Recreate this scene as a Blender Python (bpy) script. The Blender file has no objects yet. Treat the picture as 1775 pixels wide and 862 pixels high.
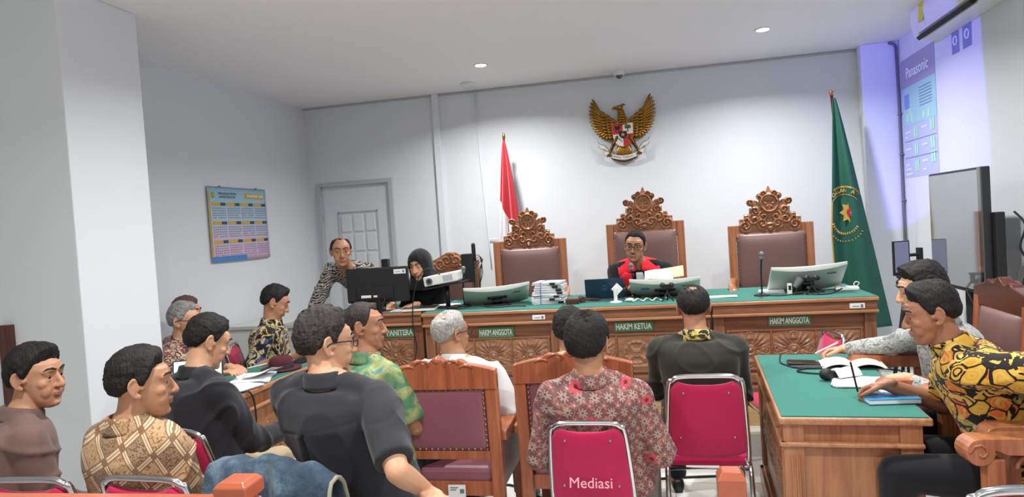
import bpy, bmesh, math, random
import numpy as np
from mathutils import Vector, Matrix, noise
R = math.radians
PI = math.pi
sc = bpy.context.scene
col = sc.collection

# ------------------------------------------------------------------ camera
cam_d = bpy.data.cameras.new('camera')
cam = bpy.data.objects.new('camera', cam_d); col.objects.link(cam); sc.camera = cam
cam_d.sensor_fit = 'HORIZONTAL'; cam_d.sensor_width = 36.0
cam_d.lens = 36.0 * 1200.0 / 1775.0
cam_d.clip_start = 0.05; cam_d.clip_end = 60
CAM_H, YAW, PITCH, ROLL = 1.6, 12.2002, -1.8731, 3.7190
cam.matrix_world = (Matrix.Translation((0, 0, CAM_H)) @ Matrix.Rotation(R(YAW), 4, 'Z')
                    @ Matrix.Rotation(R(90 + PITCH), 4, 'X') @ Matrix.Rotation(R(-ROLL), 4, 'Z'))

# ------------------------------------------------------------------ world, exposure
vs = sc.view_settings
vs.view_transform = 'Standard'; vs.look = 'None'; vs.gamma = 1.0; vs.use_curve_mapping = False
vs.exposure = -0.28
w = bpy.data.worlds.new('world'); sc.world = w; w.use_nodes = True
bg = w.node_tree.nodes['Background']
bg.inputs[0].default_value = (1.0, .97, .94, 1); bg.inputs[1].default_value = .40
WALL_H = 2.985
BACK_Y = 6.8; LEFT_X = -3.643; RIGHT_X = 2.1

def area(name, loc, rot, size, power, color=(1, 1, 1), size_y=None, shape='RECTANGLE', spread=180):
    l = bpy.data.lights.new(name, 'AREA'); l.energy = power; l.color = color; l.shape = shape
    l.size = size; l.spread = R(spread)
    if size_y: l.size_y = size_y
    o = bpy.data.objects.new(name, l); col.objects.link(o); o.location = loc; o.rotation_euler = rot
    return o
# unseen warm fill light added overhead behind the camera
area('rear_fill_light', (-0.4, -1.2, 2.9), (R(18), 0, 0), 4.0, 90, (1, 0.90, 0.82), 1.6)
DOWNLIGHTS = [(-1.417, 5.773), (0.853, 5.686), (-1.417, 3.5), (0.853, 3.5), (-1.417, 1.4), (0.853, 1.4)]
DOWN_POWER = 46

# ------------------------------------------------------------------ materials
MATS = {}
def V(*a): return Vector(a)
def hexc(h):
    h = h.lstrip('#'); c = [int(h[i:i+2], 16) / 255 for i in (0, 2, 4)]
    return tuple((x / 12.92 if x <= 0.04045 else ((x + 0.055) / 1.055) ** 2.4) for x in c) + (1,)

class NT:
    """small node-tree writer"""
    def __init__(s, m):
        m.use_nodes = True; s.t = m.node_tree; s.n = s.t.nodes; s.l = s.t.links
        s.b = s.n.get('Principled BSDF')
    def new(s, typ, **kw):
        n = s.n.new(typ)
        for k, v in kw.items(): setattr(n, k, v)
        return n
    def set(s, inp, v):
        if isinstance(v, bpy.types.NodeSocket): s.l.new(v, inp)
        else:
            try: inp.default_value = v
            except Exception: inp.default_value = (v, v, v)
    def math(s, op, a, b=0.0, c=None, clamp=False):
        n = s.new('ShaderNodeMath', operation=op, use_clamp=clamp)
        s.set(n.inputs[0], a); s.set(n.inputs[1], b)
        if c is not None: s.set(n.inputs[2], c)
        return n.outputs[0]
    def mix(s, f, a, b, mode='MIX'):
        n = s.new('ShaderNodeMix', data_type='RGBA', blend_type=mode)
        s.set(n.inputs[0], f); s.set(n.inputs[6], a); s.set(n.inputs[7], b)
        return n.outputs[2]
    def coord(s, scale=(1, 1, 1), rot=(0, 0, 0), loc=(0, 0, 0), kind='Object'):
        tc = s.new('ShaderNodeTexCoord'); mp = s.new('ShaderNodeMapping')
        s.l.new(tc.outputs[kind], mp.inputs[0])
        mp.inputs['Scale'].default_value = scale; mp.inputs['Rotation'].default_value = rot
        mp.inputs['Location'].default_value = loc
        return mp.outputs[0]
    def noise(s, vec, scale, detail=3, rough=0.5, out=0, dist=0):
        n = s.new('ShaderNodeTexNoise'); s.set(n.inputs['Vector'], vec)
        n.inputs['Scale'].default_value = scale; n.inputs['Detail'].default_value = detail
        n.inputs['Roughness'].default_value = rough; n.inputs['Distortion'].default_value = dist
        return n.outputs[out]
    def voronoi(s, vec, scale, feature='F1', out='Distance', rnd=1.0):
        n = s.new('ShaderNodeTexVoronoi', feature=feature); s.set(n.inputs['Vector'], vec)
        n.inputs['Scale'].default_value = scale; n.inputs['Randomness'].default_value = rnd
        return n.outputs[out]
    def ramp(s, f, stops, interp='LINEAR'):
        n = s.new('ShaderNodeValToRGB'); cr = n.color_ramp; cr.interpolation = interp
        while len(cr.elements) < len(stops): cr.elements.new(0.5)
        for e, (p, c) in zip(cr.elements, stops):
            e.position = p; e.color = hexc(c) if isinstance(c, str) else c
        s.set(n.inputs[0], f); return n.outputs[0]
    def bump(s, h, strength=0.3, dist=0.01):
        n = s.new('ShaderNodeBump'); s.set(n.inputs['Height'], h)
        n.inputs['Strength'].default_value = strength; n.inputs['Distance'].default_value = dist
        s.l.new(n.outputs[0], s.b.inputs['Normal'])
    def warp(s, vec, scale, amt):
        n = s.noise(vec, scale, 2, 0.5, 1)
        a = s.new('ShaderNodeVectorMath', operation='SUBTRACT'); s.set(a.inputs[0], n); a.inputs[1].default_value = (.5, .5, .5)
        b = s.new('ShaderNodeVectorMath', operation='SCALE'); s.l.new(a.outputs[0], b.inputs[0]); b.inputs['Scale'].default_value = amt
        c = s.new('ShaderNodeVectorMath', operation='ADD'); s.set(c.inputs[0], vec); s.l.new(b.outputs[0], c.inputs[1])
        return c.outputs[0]
    def xyz(s, vec):
        n = s.new('ShaderNodeSeparateXYZ'); s.set(n.inputs[0], vec); return n.outputs

def base_mat(name, rough=0.6, metal=0.0, spec=0.5, coat=0.0, sheen=0.0):
    m = bpy.data.materials.new(name); t = NT(m)
    t.b.inputs['Roughness'].default_value = rough; t.b.inputs['Metallic'].default_value = metal
    t.b.inputs['Specular IOR Level'].default_value = spec
    t.b.inputs['Coat Weight'].default_value = coat; t.b.inputs['Coat Roughness'].default_value = 0.15
    if sheen: t.b.inputs['Sheen Weight'].default_value = sheen
    MATS[name] = m
    return m, t
def plain(name, c, rough=0.6, metal=0.0, spec=0.5, coat=0.0, var=0.06, nscale=30, bump=0.0, sheen=0.0):
    """single coloured surface with slight procedural variation"""
    if name in MATS: return MATS[name]
    m, t = base_mat(name, rough, metal, spec, coat, sheen)
    c = hexc(c)
    v = t.coord()
    n = t.noise(v, nscale, 3)
    lo = tuple(x * (1 - var) for x in c[:3]) + (1,); hi = tuple(min(1, x * (1 + var)) for x in c[:3]) + (1,)
    t.set(t.b.inputs['Base Color'], t.mix(n, lo, hi))
    if bump: t.bump(n, bump, 0.004)
    return m
def wood(name, dark, mid, light, axis='X', scale=1.0, rough=0.35, coat=0.25):
    if name in MATS: return MATS[name]
    m, t = base_mat(name, rough, 0, 0.5, coat)
    s = {'X': (1.2, 14, 14), 'Y': (14, 1.2, 14), 'Z': (14, 14, 1.2)}[axis]
    v = t.coord(tuple(a * scale for a in s))
    v2 = t.warp(v, 1.3, 0.8)
    g = t.noise(v2, 2.2, 6, 0.62)
    f = t.noise(t.coord(tuple(a * scale * 4 for a in s)), 4, 2)
    c = t.ramp(g, [(0.28, dark), (0.5, mid), (0.74, light)])
    t.set(t.b.inputs['Base Color'], t.mix(t.math('MULTIPLY', f, 0.25), c, hexc(dark)))
    t.bump(g, 0.08, 0.002)
    return m

def mats_setup():
    # walls
    for nm, c in (('wall_paint', '#dde3e9'), ('wall_paint_warm', '#dcd5cf'), ('ceiling_paint', '#f2f2f6')):
        m, t = base_mat(nm, 0.85, 0, 0.2)
        v = t.coord(); n = t.noise(v, 1.3, 4, 0.6); n2 = t.noise(v, 90, 2)
        cc = hexc(c); lo = tuple(x * 0.955 for x in cc[:3]) + (1,)
        t.set(t.b.inputs['Base Color'], t.mix(n, lo, cc)); t.bump(n2, 0.06, 0.002)
    m, t = base_mat('floor_tile', 0.12, 0, 0.5)
    v = t.coord()
    br = t.new('ShaderNodeTexBrick', offset=0.0, squash=1.0); t.set(br.inputs['Vector'], v)
    br.inputs['Color1'].default_value = hexc('#e4e6e0'); br.inputs['Color2'].default_value = hexc('#dcdfda')
    br.inputs['Mortar'].default_value = hexc('#9a9b96'); br.inputs['Scale'].default_value = 1.0
    br.inputs['Mortar Size'].default_value = 0.003; br.inputs['Brick Width'].default_value = 0.6; br.inputs['Row Height'].default_value = 0.6
    n = t.noise(v, 3, 5, 0.6)
    t.set(t.b.inputs['Base Color'], t.mix(t.math('MULTIPLY', n, 0.2), br.outputs[0], hexc('#c9ccc6')))
    wood('bench_wood', '#6b432e', '#875a40', '#a07255', 'X', 1.0, 0.4)
    wood('bench_wood_v', '#6b432e', '#875a40', '#a07255', 'Z', 1.0, 0.4)
    wood('table_wood', '#7d4d33', '#9f6a48', '#b9835f', 'Z', 0.8, 0.32)
    wood('edge_wood', '#8a5a3c', '#ad7a55', '#c3936f', 'X', 1.0, 0.35)
    wood('carved_wood', '#68452f', '#8f6346', '#ab7f5c', 'X', 1.6, 0.45, 0.1)
    wood('chair_wood', '#85492e', '#a56a48', '#bb835f', 'Z', 1.0, 0.3)
    wood('chair_wood_red', '#83452c', '#a75f3f', '#bd7650', 'Z', 1.0, 0.3)
    wood('crest_wood', '#6b4029', '#946242', '#b07d57', 'X', 1.5, 0.38)
    wood('dark_wood', '#3a1d18', '#54291f', '#6b3527', 'Z', 1.0, 0.25)
    wood('step_wood', '#a5835a', '#c4a173', '#d6b98c', 'X', 0.6, 0.4)
    m, t = base_mat('green_cloth', 0.85, 0, 0.2, 0, 0.15)
    v = t.coord(); n = t.noise(v, 400, 2); n2 = t.noise(v, 3, 3)
    t.set(t.b.inputs['Base Color'], t.mix(n2, hexc('#1f655b'), hexc('#2b786b'))); t.bump(n, 0.3, 0.001)
    for nm, a, b in (('leather_maroon', '#7d4855', '#905c66'), ('leather_brown', '#684c47', '#795c58'), ('leather_dark', '#4a2a2c', '#5b3838')):
        m, t = base_mat(nm, 0.38, 0, 0.5)
        v = t.coord(); n = t.noise(v, 2.5, 4); vo = t.voronoi(v, 160)
        t.set(t.b.inputs['Base Color'], t.mix(n, hexc(a), hexc(b))); t.bump(vo, 0.15, 0.002)
    m, t = base_mat('red_fabric', 0.8, 0, 0.25, 0, 0.2)
    v = t.coord(); n = t.noise(v, 260, 2); n2 = t.noise(v, 5, 4)
    t.set(t.b.inputs['Base Color'], t.mix(n2, hexc('#a01442'), hexc('#bd1f52'))); t.bump(n, 0.35, 0.002)
    plain('chrome', '#c9cbcf', 0.16, 1.0); plain('steel', '#9fa3a8', 0.3, 1.0)
    plain('brass', '#9a7136', 0.32, 1.0, var=0.25, nscale=20, bump=0.3)
    plain('brass_dark', '#6a4a22', 0.4, 1.0, var=0.3, nscale=25)
    plain('stud', '#a58068', 0.35, 0.8)
    plain('black_plastic', '#1a1c1f', 0.4); plain('black_matte', '#141417', 0.7)
    plain('grey_plastic', '#6e7278', 0.5); plain('white_plastic', '#dfe2e0', 0.35, var=0.02)
    plain('monitor_white', '#c6cac4', 0.35, var=0.02); plain('screen_blank', '#20242a', 0.1)
    plain('laptop_blue', '#2c3f57', 0.35, 0.4, var=0.03); plain('paper', '#e6e8ec', 0.8, var=0.03)
    plain('paper_cream', '#e3ddc8', 0.8, var=0.03); plain('door_paint', '#d2d9df', 0.55, var=0.02)
    plain('door_frame_paint', '#b4babf', 0.5, var=0.03); plain('sign_green', '#4f7f5a', 0.5, var=0.1)
    plain('sign_text', '#e8efe4', 0.5, var=0.02); plain('glass_black', '#0b0d10', 0.04, 0, 1.0, 1.0)
    plain('flag_red', '#b3182c', 0.75, var=0.1, nscale=6); plain('flag_white', '#e2e2e6', 0.75, var=0.04)
    plain('flag_green', '#155446', 0.7, var=0.15, nscale=5); plain('gold_thread', '#c5a04a', 0.5, 0.2)
    plain('skin_lip', '#a16a5c', 0.5); plain('eye_white', '#9c8d84', 0.2, var=0.02); plain('eye_iris', '#26160f', 0.15)
    plain('brow_hair', '#1c1716', 0.8); plain('glasses_black', '#17171a', 0.25)
    plain('orange_wood', '#a9573a', 0.25, coat=0.4, var=0.15, nscale=8)
mats_setup()
M = MATS

def skin(name, c):
    if name in MATS: return MATS[name]
    m, t = base_mat(name, 0.5, 0, 0.4)
    v = t.coord(); n = t.noise(v, 12, 4); n2 = t.noise(v, 150, 2)
    cc = hexc(c); lo = (cc[0] * 0.86, cc[1] * 0.8, cc[2] * 0.78, 1)
    t.set(t.b.inputs['Base Color'], t.mix(n, lo, cc)); t.bump(n2, 0.1, 0.001)
    t.b.inputs['Subsurface Weight'].default_value = 0.06; t.b.inputs['Subsurface Radius'].default_value = (0.02, 0.008, 0.004)
    return m
def hairmat(name, a, b, sc_=1.0):
    if name in MATS: return MATS[name]
    m, t = base_mat(name, 0.62, 0, 0.25)
    v = t.coord((1, 1, 0.18)); v2 = t.warp(v, 14, 0.03)
    n = t.noise(v2, 160 * sc_, 4, 0.7); n2 = t.noise(t.coord(), 25, 3)
    f = t.math('ADD', t.math('MULTIPLY', n, 0.7), t.math('MULTIPLY', n2, 0.3))
    t.set(t.b.inputs['Base Color'], t.ramp(f, [(0.36, a), (0.64, b)])); t.bump(n, 0.6, 0.006)
    return m

# ------------------------------------------------------------------ object helpers
def tag(o, label=None, cat=None, group=None, kind=None):
    if label: o['label'] = label
    if cat: o['category'] = cat
    if group: o['group'] = group
    if kind: o['kind'] = kind
    return o
def empty(name, loc, rz=0.0, label=None, cat=None, group=None):
    o = bpy.data.objects.new(name, None); col.objects.link(o)
    o.location = loc; o.rotation_euler = (0, 0, rz); o.empty_display_size = 0.1
    return tag(o, label, cat, group)
def copy_tree(o, parent=None):
    c = o.copy(); col.objects.link(c)
    if parent is not None: c.parent = parent
    for ch in list(o.children): copy_tree(ch, c)
    return c

def frame_from(d, up=Vector((0, 0, 1))):
    d = Vector(d).normalized()
    s = d.cross(up)
    if s.length < 1e-4: s = d.cross(Vector((0, 1, 0)))
    s.normalize(); return s, d.cross(s).normalized() * -1 if False else s.cross(d).normalized()

class MB:
    """collects closed shapes; build() links them as one mesh object"""
    def __init__(s): s.v = []; s.f = []; s.mi = []; s.cur = 0; s.X = Matrix.Identity(4)
    def add(s, vs_, fs_):
        o = len(s.v); s.v += [tuple(s.X @ Vector(p)) for p in vs_]
        s.f += [tuple(i + o for i in f) for f in fs_]; s.mi += [s.cur] * len(fs_); return s
    def box(s, c, sz, rot=None, taper=1.0):
        x, y, z = sz[0] / 2, sz[1] / 2, sz[2] / 2
        vs_ = [Vector((a * x * (taper if k > 0 else 1), b * y * (taper if k > 0 else 1), k * z)) for k in (-1, 1) for a, b in ((-1, -1), (1, -1), (1, 1), (-1, 1))]
        if rot is not None:
            if not isinstance(rot, Matrix): rot = Matrix.Rotation(rot[2], 3, 'Z') @ Matrix.Rotation(rot[1], 3, 'Y') @ Matrix.Rotation(rot[0], 3, 'X')
            vs_ = [rot @ v for v in vs_]
        c = Vector(c)
        return s.add([v + c for v in vs_], [(3, 2, 1, 0), (4, 5, 6, 7), (0, 1, 5, 4), (1, 2, 6, 5), (2, 3, 7, 6), (3, 0, 4, 7)])
    def bb(s, x0, x1, y0, y1, z0, z1):
        return s.box(((x0 + x1) / 2, (y0 + y1) / 2, (z0 + z1) / 2), (abs(x1 - x0), abs(y1 - y0), abs(z1 - z0)))
    def rings(s, rings, closed_ends=True, loop=False):
        n = len(rings[0]); vs_ = [p for r in rings for p in r]; fs_ = []
        m = len(rings)
        for i in range(m if loop else m - 1):
            a, b = i * n, ((i + 1) % m) * n
            for j in range(n):
                k = (j + 1) % n; fs_.append((a + j, a + k, b + k, b + j))
        if closed_ends and not loop:
            fs_.append(tuple(range(n))[::-1]); fs_.append(tuple(range((m - 1) * n, m * n)))
        return s.add(vs_, fs_)
    def tube(s, pts, rad, n=10, cap=True, round_=False, loop=False, flat=1.0, up=None):
        pts = [Vector(p) for p in pts]; m = len(pts)
        if not hasattr(rad, '__len__'): rad = [rad] * m
        rad = list(rad)
        if round_:
            d0 = (pts[0] - pts[1]).normalized(); d1 = (pts[-1] - pts[-2]).normalized()
            pre = []; post = []
            for a in (75, 50, 25):
                pre.append((pts[0] + d0 * rad[0] * math.sin(R(a)), rad[0] * math.cos(R(a))))
                post.insert(0, (pts[-1] + d1 * rad[-1] * math.sin(R(a)), rad[-1] * math.cos(R(a))))
            pts = [p for p, _ in pre] + pts + [p for p, _ in post]
            rad = [r for _, r in pre] + rad + [r for _, r in post]
            m = len(pts)
        rs = []; prev = None
        for i in range(m):
            if loop: d = pts[(i + 1) % m] - pts[i - 1]
            else: d = (pts[min(i + 1, m - 1)] - pts[max(i - 1, 0)])
            if d.length < 1e-9: d = Vector((0, 0, 1))
            d.normalize()
            if prev is None:
                u = Vector(up) if up is not None else (Vector((0, 0, 1)) if abs(d.z) < 0.9 else Vector((0, 1, 0)))
                a = d.cross(u).normalized()
            else:
                a = (prev - d * prev.dot(d))
                a = a.normalized() if a.length > 1e-6 else d.orthogonal().normalized()
            prev = a; b = a.cross(d).normalized()
            rs.append([pts[i] + a * rad[i] * math.cos(2 * PI * k / n) + b * rad[i] * flat * math.sin(2 * PI * k / n) for k in range(n)])
        return s.rings(rs, cap, loop)
    def ell(s, c, r, n=16, m=10, rot=None):
        c = Vector(c); vs_ = []; fs_ = []
        if not hasattr(r, '__len__'): r = (r, r, r)
        for i in range(1, m):
            th = PI * i / m
            for j in range(n):
                ph = 2 * PI * j / n
                p = Vector((r[0] * math.sin(th) * math.cos(ph), r[1] * math.sin(th) * math.sin(ph), r[2] * math.cos(th)))
                vs_.append(p)
        vs_.append(Vector((0, 0, r[2]))); vs_.append(Vector((0, 0, -r[2]))); T = len(vs_) - 2
        if rot is not None: vs_ = [rot @ p for p in vs_]
        vs_ = [p + c for p in vs_]
        for i in range(m - 2):
            for j in range(n):
                k = (j + 1) % n; fs_.append((i * n + j, (i + 1) * n + j, (i + 1) * n + k, i * n + k))
        for j in range(n):
            k = (j + 1) % n; fs_.append((T, j, k)); fs_.append((T + 1, (m - 2) * n + k, (m - 2) * n + j))
        return s.add(vs_, fs_)
    def lathe(s, prof, c=(0, 0, 0), n=24, rot=None):
        c = Vector(c); rs = []
        for r, z in prof:
            ring = [Vector((max(r, 1e-4) * math.cos(2 * PI * k / n), max(r, 1e-4) * math.sin(2 * PI * k / n), z)) for k in range(n)]
            if rot is not None: ring = [rot @ p for p in ring]
            rs.append([p + c for p in ring])
        return s.rings(rs)
    def prism(s, outline, t0, t1, plane='XZ'):
        """outline: 2D points; extruded along the remaining axis from t0 to t1"""
        def P(a, b, t): return {'XZ': (a, t, b), 'XY': (a, b, t), 'YZ': (t, a, b)}[plane]
        n = len(outline); vs_ = [P(a, b, t0) for a, b in outline] + [P(a, b, t1) for a, b in outline]
        fs_ = [tuple(range(n)), tuple(range(n, 2 * n))[::-1]] + [(i, i + n, (i + 1) % n + n, (i + 1) % n) for i in range(n)]
        return s.add(vs_, fs_)
    def sheet(s, P, nu, nv, th=0.002):
        """thin closed sheet: P(u,v)->point"""
        g = [[Vector(P(i / nu, j / nv)) for j in range(nv + 1)] for i in range(nu + 1)]
        N = [[None] * (nv + 1) for _ in range(nu + 1)]
        for i in range(nu + 1):
            for j in range(nv + 1):
                a = g[min(i + 1, nu)][j] - g[max(i - 1, 0)][j]; b = g[i][min(j + 1, nv)] - g[i][max(j - 1, 0)]
                k = a.cross(b); N[i][j] = k.normalized() if k.length > 1e-12 else Vector((0, 0, 1))
        w_ = nv + 1; T = (nu + 1) * w_
        vs_ = [g[i][j] + N[i][j] * th / 2 for i in range(nu + 1) for j in range(w_)] + [g[i][j] - N[i][j] * th / 2 for i in range(nu + 1) for j in range(w_)]
        fs_ = []
        for i in range(nu):
            for j in range(nv):
                a, b, c, d = i * w_ + j, (i + 1) * w_ + j, (i + 1) * w_ + j + 1, i * w_ + j + 1
                fs_.append((a, b, c, d)); fs_.append((d + T, c + T, b + T, a + T))
        edge = [(i, 0) for i in range(nu)] + [(nu, j) for j in range(nv)] + [(i, nv) for i in range(nu, 0, -1)] + [(0, j) for j in range(nv, 0, -1)]
        for k in range(len(edge)):
            a = edge[k][0] * w_ + edge[k][1]; q = edge[(k + 1) % len(edge)]; b = q[0] * w_ + q[1]
            fs_.append((b, a, a + T, b + T))
        return s.add(vs_, fs_)
    def build(s, name, mats, parent=None, smooth=False, bevel=0.0, auto=False, fixn=True):
        me = bpy.data.meshes.new(name); me.from_pydata(s.v, [], s.f)
        if not isinstance(mats, (list, tuple)): mats = [mats]
        for m in mats: me.materials.append(m)
        me.polygons.foreach_set('material_index', s.mi)
        if fixn and len(s.f) < 60000:
            b = bmesh.new(); b.from_mesh(me); bmesh.ops.recalc_face_normals(b, faces=b.faces); b.to_mesh(me); b.free()
        if smooth: me.polygons.foreach_set('use_smooth', [True] * len(me.polygons))
        me.update()
        o = bpy.data.objects.new(name, me); col.objects.link(o)
        if parent is not None: o.parent = parent
        if bevel:
            md = o.modifiers.new('bevel', 'BEVEL'); md.width = bevel; md.segments = 2; md.limit_method = 'ANGLE'; md.angle_limit = R(40)
        if auto:
            me.polygons.foreach_set('use_smooth', [True] * len(me.polygons))
            md = o.modifiers.new('split', 'EDGE_SPLIT'); md.split_angle = R(40)
        return o

def arc(c, r, a0, a1, n, plane='XZ', t=0.0):
    out = []
    for i in range(n + 1):
        a = R(a0 + (a1 - a0) * i / n); p, q = c[0] + r * math.cos(a), c[1] + r * math.sin(a)
        out.append({'XZ': (p, t, q), 'XY': (p, q, t), 'YZ': (t, p, q)}[plane])
    return out
def catmull(pts, k=6):
    pts = [Vector(p) for p in pts]; out = []
    for i in range(len(pts) - 1):
        p0, p1, p2, p3 = pts[max(i - 1, 0)], pts[i], pts[i + 1], pts[min(i + 2, len(pts) - 1)]
        for j in range(k):
            t = j / k
            out.append(0.5 * ((2 * p1) + (p2 - p0) * t + (2 * p0 - 5 * p1 + 4 * p2 - p3) * t * t + (3 * p1 - p0 - 3 * p2 + p3) * t ** 3))
    out.append(pts[-1]); return out
def round_rect(x0, x1, z0, z1, r, n=5):
    out = []
    for cx_, cz_, a in ((x1 - r, z1 - r, 0), (x0 + r, z1 - r, 90), (x0 + r, z0 + r, 180), (x1 - r, z0 + r, 270)):
        for i in range(n + 1):
            t = R(a + 90 * i / n); out.append((cx_ + r * math.cos(t), cz_ + r * math.sin(t)))
    return out

def text(name, body, size, mat, parent, mtx, depth=0.0006, align='CENTER', xs=1.0, bold=0.0):
    cu = bpy.data.curves.new(name, 'FONT'); cu.body = body; cu.size = size; cu.extrude = depth
    cu.align_x = align; cu.align_y = 'CENTER'; cu.offset = bold; cu.resolution_u = 3
    t = bpy.data.objects.new(name, cu); col.objects.link(t)
    dg = bpy.context.evaluated_depsgraph_get(); me = bpy.data.meshes.new_from_object(t.evaluated_get(dg))
    bpy.data.objects.remove(t); bpy.data.curves.remove(cu)
    me.name = name; me.materials.clear(); me.materials.append(mat)
    me.transform(mtx @ Matrix.Diagonal((xs, 1, 1, 1)))
    o = bpy.data.objects.new(name, me); col.objects.link(o)
    if parent is not None: o.parent = parent
    return o
FACE_CAM = Matrix.Rotation(R(90), 4, 'X')       # text that faces -Y
def face_cam(x, y, z): return Matrix.Translation((x, y, z)) @ FACE_CAM

def relief(mb, sdf, hfun, x0, x1, z0, z1, step, thick, y=0.0):
    """carved plate in the XZ plane facing -Y; front surface displaced by hfun"""
    nx = int((x1 - x0) / step) + 1; nz = int((z1 - z0) / step) + 1
    xs_ = np.linspace(x0, x1, nx); zs_ = np.linspace(z0, z1, nz)
    Xg, Zg = np.meshgrid(xs_, zs_, indexing='ij')
    S = sdf(Xg, Zg); keep = (S[:-1, :-1] + S[1:, :-1] + S[1:, 1:] + S[:-1, 1:]) < 0
    e = 1e-4
    for _ in range(2):
        S = sdf(Xg, Zg); gx = (sdf(Xg + e, Zg) - sdf(Xg - e, Zg)) / (2 * e); gz = (sdf(Xg, Zg + e) - sdf(Xg, Zg - e)) / (2 * e)
        g2 = np.maximum(gx * gx + gz * gz, .25); mask = (np.abs(S) < step * 0.75)
        Xg = np.where(mask, Xg - S * gx / g2 * .9, Xg); Zg = np.where(mask, Zg - S * gz / g2 * .9, Zg)
    Hh = hfun(Xg, Zg)
    idx = -np.ones((nx, nz), int); vs_ = []; fs_ = []
    used = np.zeros((nx, nz), bool)
    used[:-1, :-1] |= keep; used[1:, :-1] |= keep; used[1:, 1:] |= keep; used[:-1, 1:] |= keep
    for i, j in zip(*np.nonzero(used)):
        idx[i, j] = len(vs_); vs_.append((Xg[i, j], y - Hh[i, j], Zg[i, j]))
    nb = len(vs_)
    for i, j in zip(*np.nonzero(used)): vs_.append((Xg[i, j], y + thick, Zg[i, j]))
    kp = np.zeros((nx + 1, nz + 1), bool); kp[1:nx, 1:nz] = keep
    for i, j in zip(*np.nonzero(keep)):
        a, b, c, d = int(idx[i, j]), int(idx[i + 1, j]), int(idx[i + 1, j + 1]), int(idx[i, j + 1])
        fs_.append((a, b, c, d)); fs_.append((d + nb, c + nb, b + nb, a + nb))
        if not kp[i + 1, j]: fs_.append((b, a, a + nb, b + nb))
        if not kp[i + 1, j + 2]: fs_.append((d, c, c + nb, d + nb))
        if not kp[i, j + 1]: fs_.append((a, d, d + nb, a + nb))
        if not kp[i + 2, j + 1]: fs_.append((c, b, b + nb, c + nb))
    mb.add(vs_, fs_); return mb
def sd_box(X, Z, cx_, cz_, hx, hz):
    dx = np.abs(X - cx_) - hx; dz = np.abs(Z - cz_) - hz
    return np.hypot(np.maximum(dx, 0), np.maximum(dz, 0)) + np.minimum(np.maximum(dx, dz), 0)
def sd_circ(X, Z, cx_, cz_, r, k=1.0): return (np.hypot(X - cx_, (Z - cz_) / k) - r)
def flower_h(u, v):
    r = np.hypot(u, v); t = np.arctan2(v, u)
    p = np.exp(-((r - .55) / .36) ** 2) * np.abs(np.cos(2 * (t + PI / 4))) ** .8 * (0.7 + .3 * np.cos(22 * t) * (r > .2))
    q = .7 * np.exp(-((r - .62) / .16) ** 2) * np.abs(np.cos(2 * t)) ** 4
    b = 1.0 * np.exp(-(r / .15) ** 2) + .5 * np.exp(-((r - .24) / .05) ** 2)
    sc_ = 0
    for a, c in ((1, 0), (-1, 0), (0, 1), (0, -1)):
        rr = np.hypot(u - a * .78, v - c * .78); tt = np.arctan2(v - c * .78, u - a * .78)
        sc_ = np.maximum(sc_, .6 * np.exp(-(rr / .24) ** 2) * (0.5 + .5 * np.sin(rr * 38 + tt)))
    return np.maximum(np.maximum(p, q), np.maximum(b, sc_))
# ------------------------------------------------------------------ room shell
def struct(mb, name, mat, bevel=0.0, parent=None, **k):
    o = mb.build(name, mat, parent, bevel=bevel, **k)
    if parent is None: o['kind'] = 'structure'
    return o
struct(MB().bb(-6.2, 3.2, -3.0, 6.95, -0.12, 0.0), 'floor', M['floor_tile'])
struct(MB().bb(-6.2, 3.2, -3.0, 6.95, WALL_H, WALL_H + 0.1), 'ceiling', M['ceiling_paint'])
# back wall with the door opening left out
DX0, DX1, DZ = -3.50, -2.735, 2.135
b = MB(); b.bb(LEFT_X - 0.12, DX0 - 0.04, BACK_Y, BACK_Y + .12, 0, WALL_H); b.bb(DX1 + 0.04, RIGHT_X + .12, BACK_Y, BACK_Y + .12, 0, WALL_H)
b.bb(DX0 - 0.04, DX1 + 0.04, BACK_Y, BACK_Y + .12, DZ + 0.04, WALL_H)
struct(b, 'wall_back', M['wall_paint'])
struct(MB().bb(LEFT_X - .12, LEFT_X, 3.0, BACK_Y + .12, 0, WALL_H), 'wall_left', M['wall_paint'])
struct(MB().bb(RIGHT_X, RIGHT_X + .12, -1.0, BACK_Y + .12, 0, WALL_H), 'wall_right', M['wall_paint'])
# big square column on the left: warm lit front, cool side
b = MB(); b.bb(-3.80, -2.945, 3.02, 3.58, 0, WALL_H)
struct(b, 'wall_column', M['wall_paint'], bevel=0.006)
struct(MB().bb(-6.0, -3.80, 3.02, 3.14, 0, WALL_H), 'wall_gallery', M['wall_paint_warm'])
struct(MB().bb(-3.45, -3.375, 2.985, 3.02, 0, 1.25), 'trim_1', M['dark_wood'], bevel=0.004)
# pilasters on the back wall
struct(MB().bb(-2.20, -2.13, BACK_Y - .045, BACK_Y, 0, WALL_H), 'trim_2', M['wall_paint'], bevel=0.004)
struct(MB().bb(1.80, RIGHT_X, BACK_Y - .15, BACK_Y, 0, WALL_H), 'trim_3', M['wall_paint'], bevel=0.006)
# shade line under the ceiling, painted as a thin grey strip
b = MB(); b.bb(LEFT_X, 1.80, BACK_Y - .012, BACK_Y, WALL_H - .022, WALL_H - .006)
struct(b, 'ceiling_shade_line', M['door_frame_paint'])
# podium: white tiled step, then a tan wooden riser, tiled top
struct(MB().bb(LEFT_X, RIGHT_X, 4.66, BACK_Y, 0.0, 0.15), 'podium_step', M['floor_tile'])
b = MB(); b.bb(-2.75, 1.42, 4.84, BACK_Y - .16, 0.15, 0.33)
struct(b, 'podium', M['step_wood'], bevel=0.004)

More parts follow.
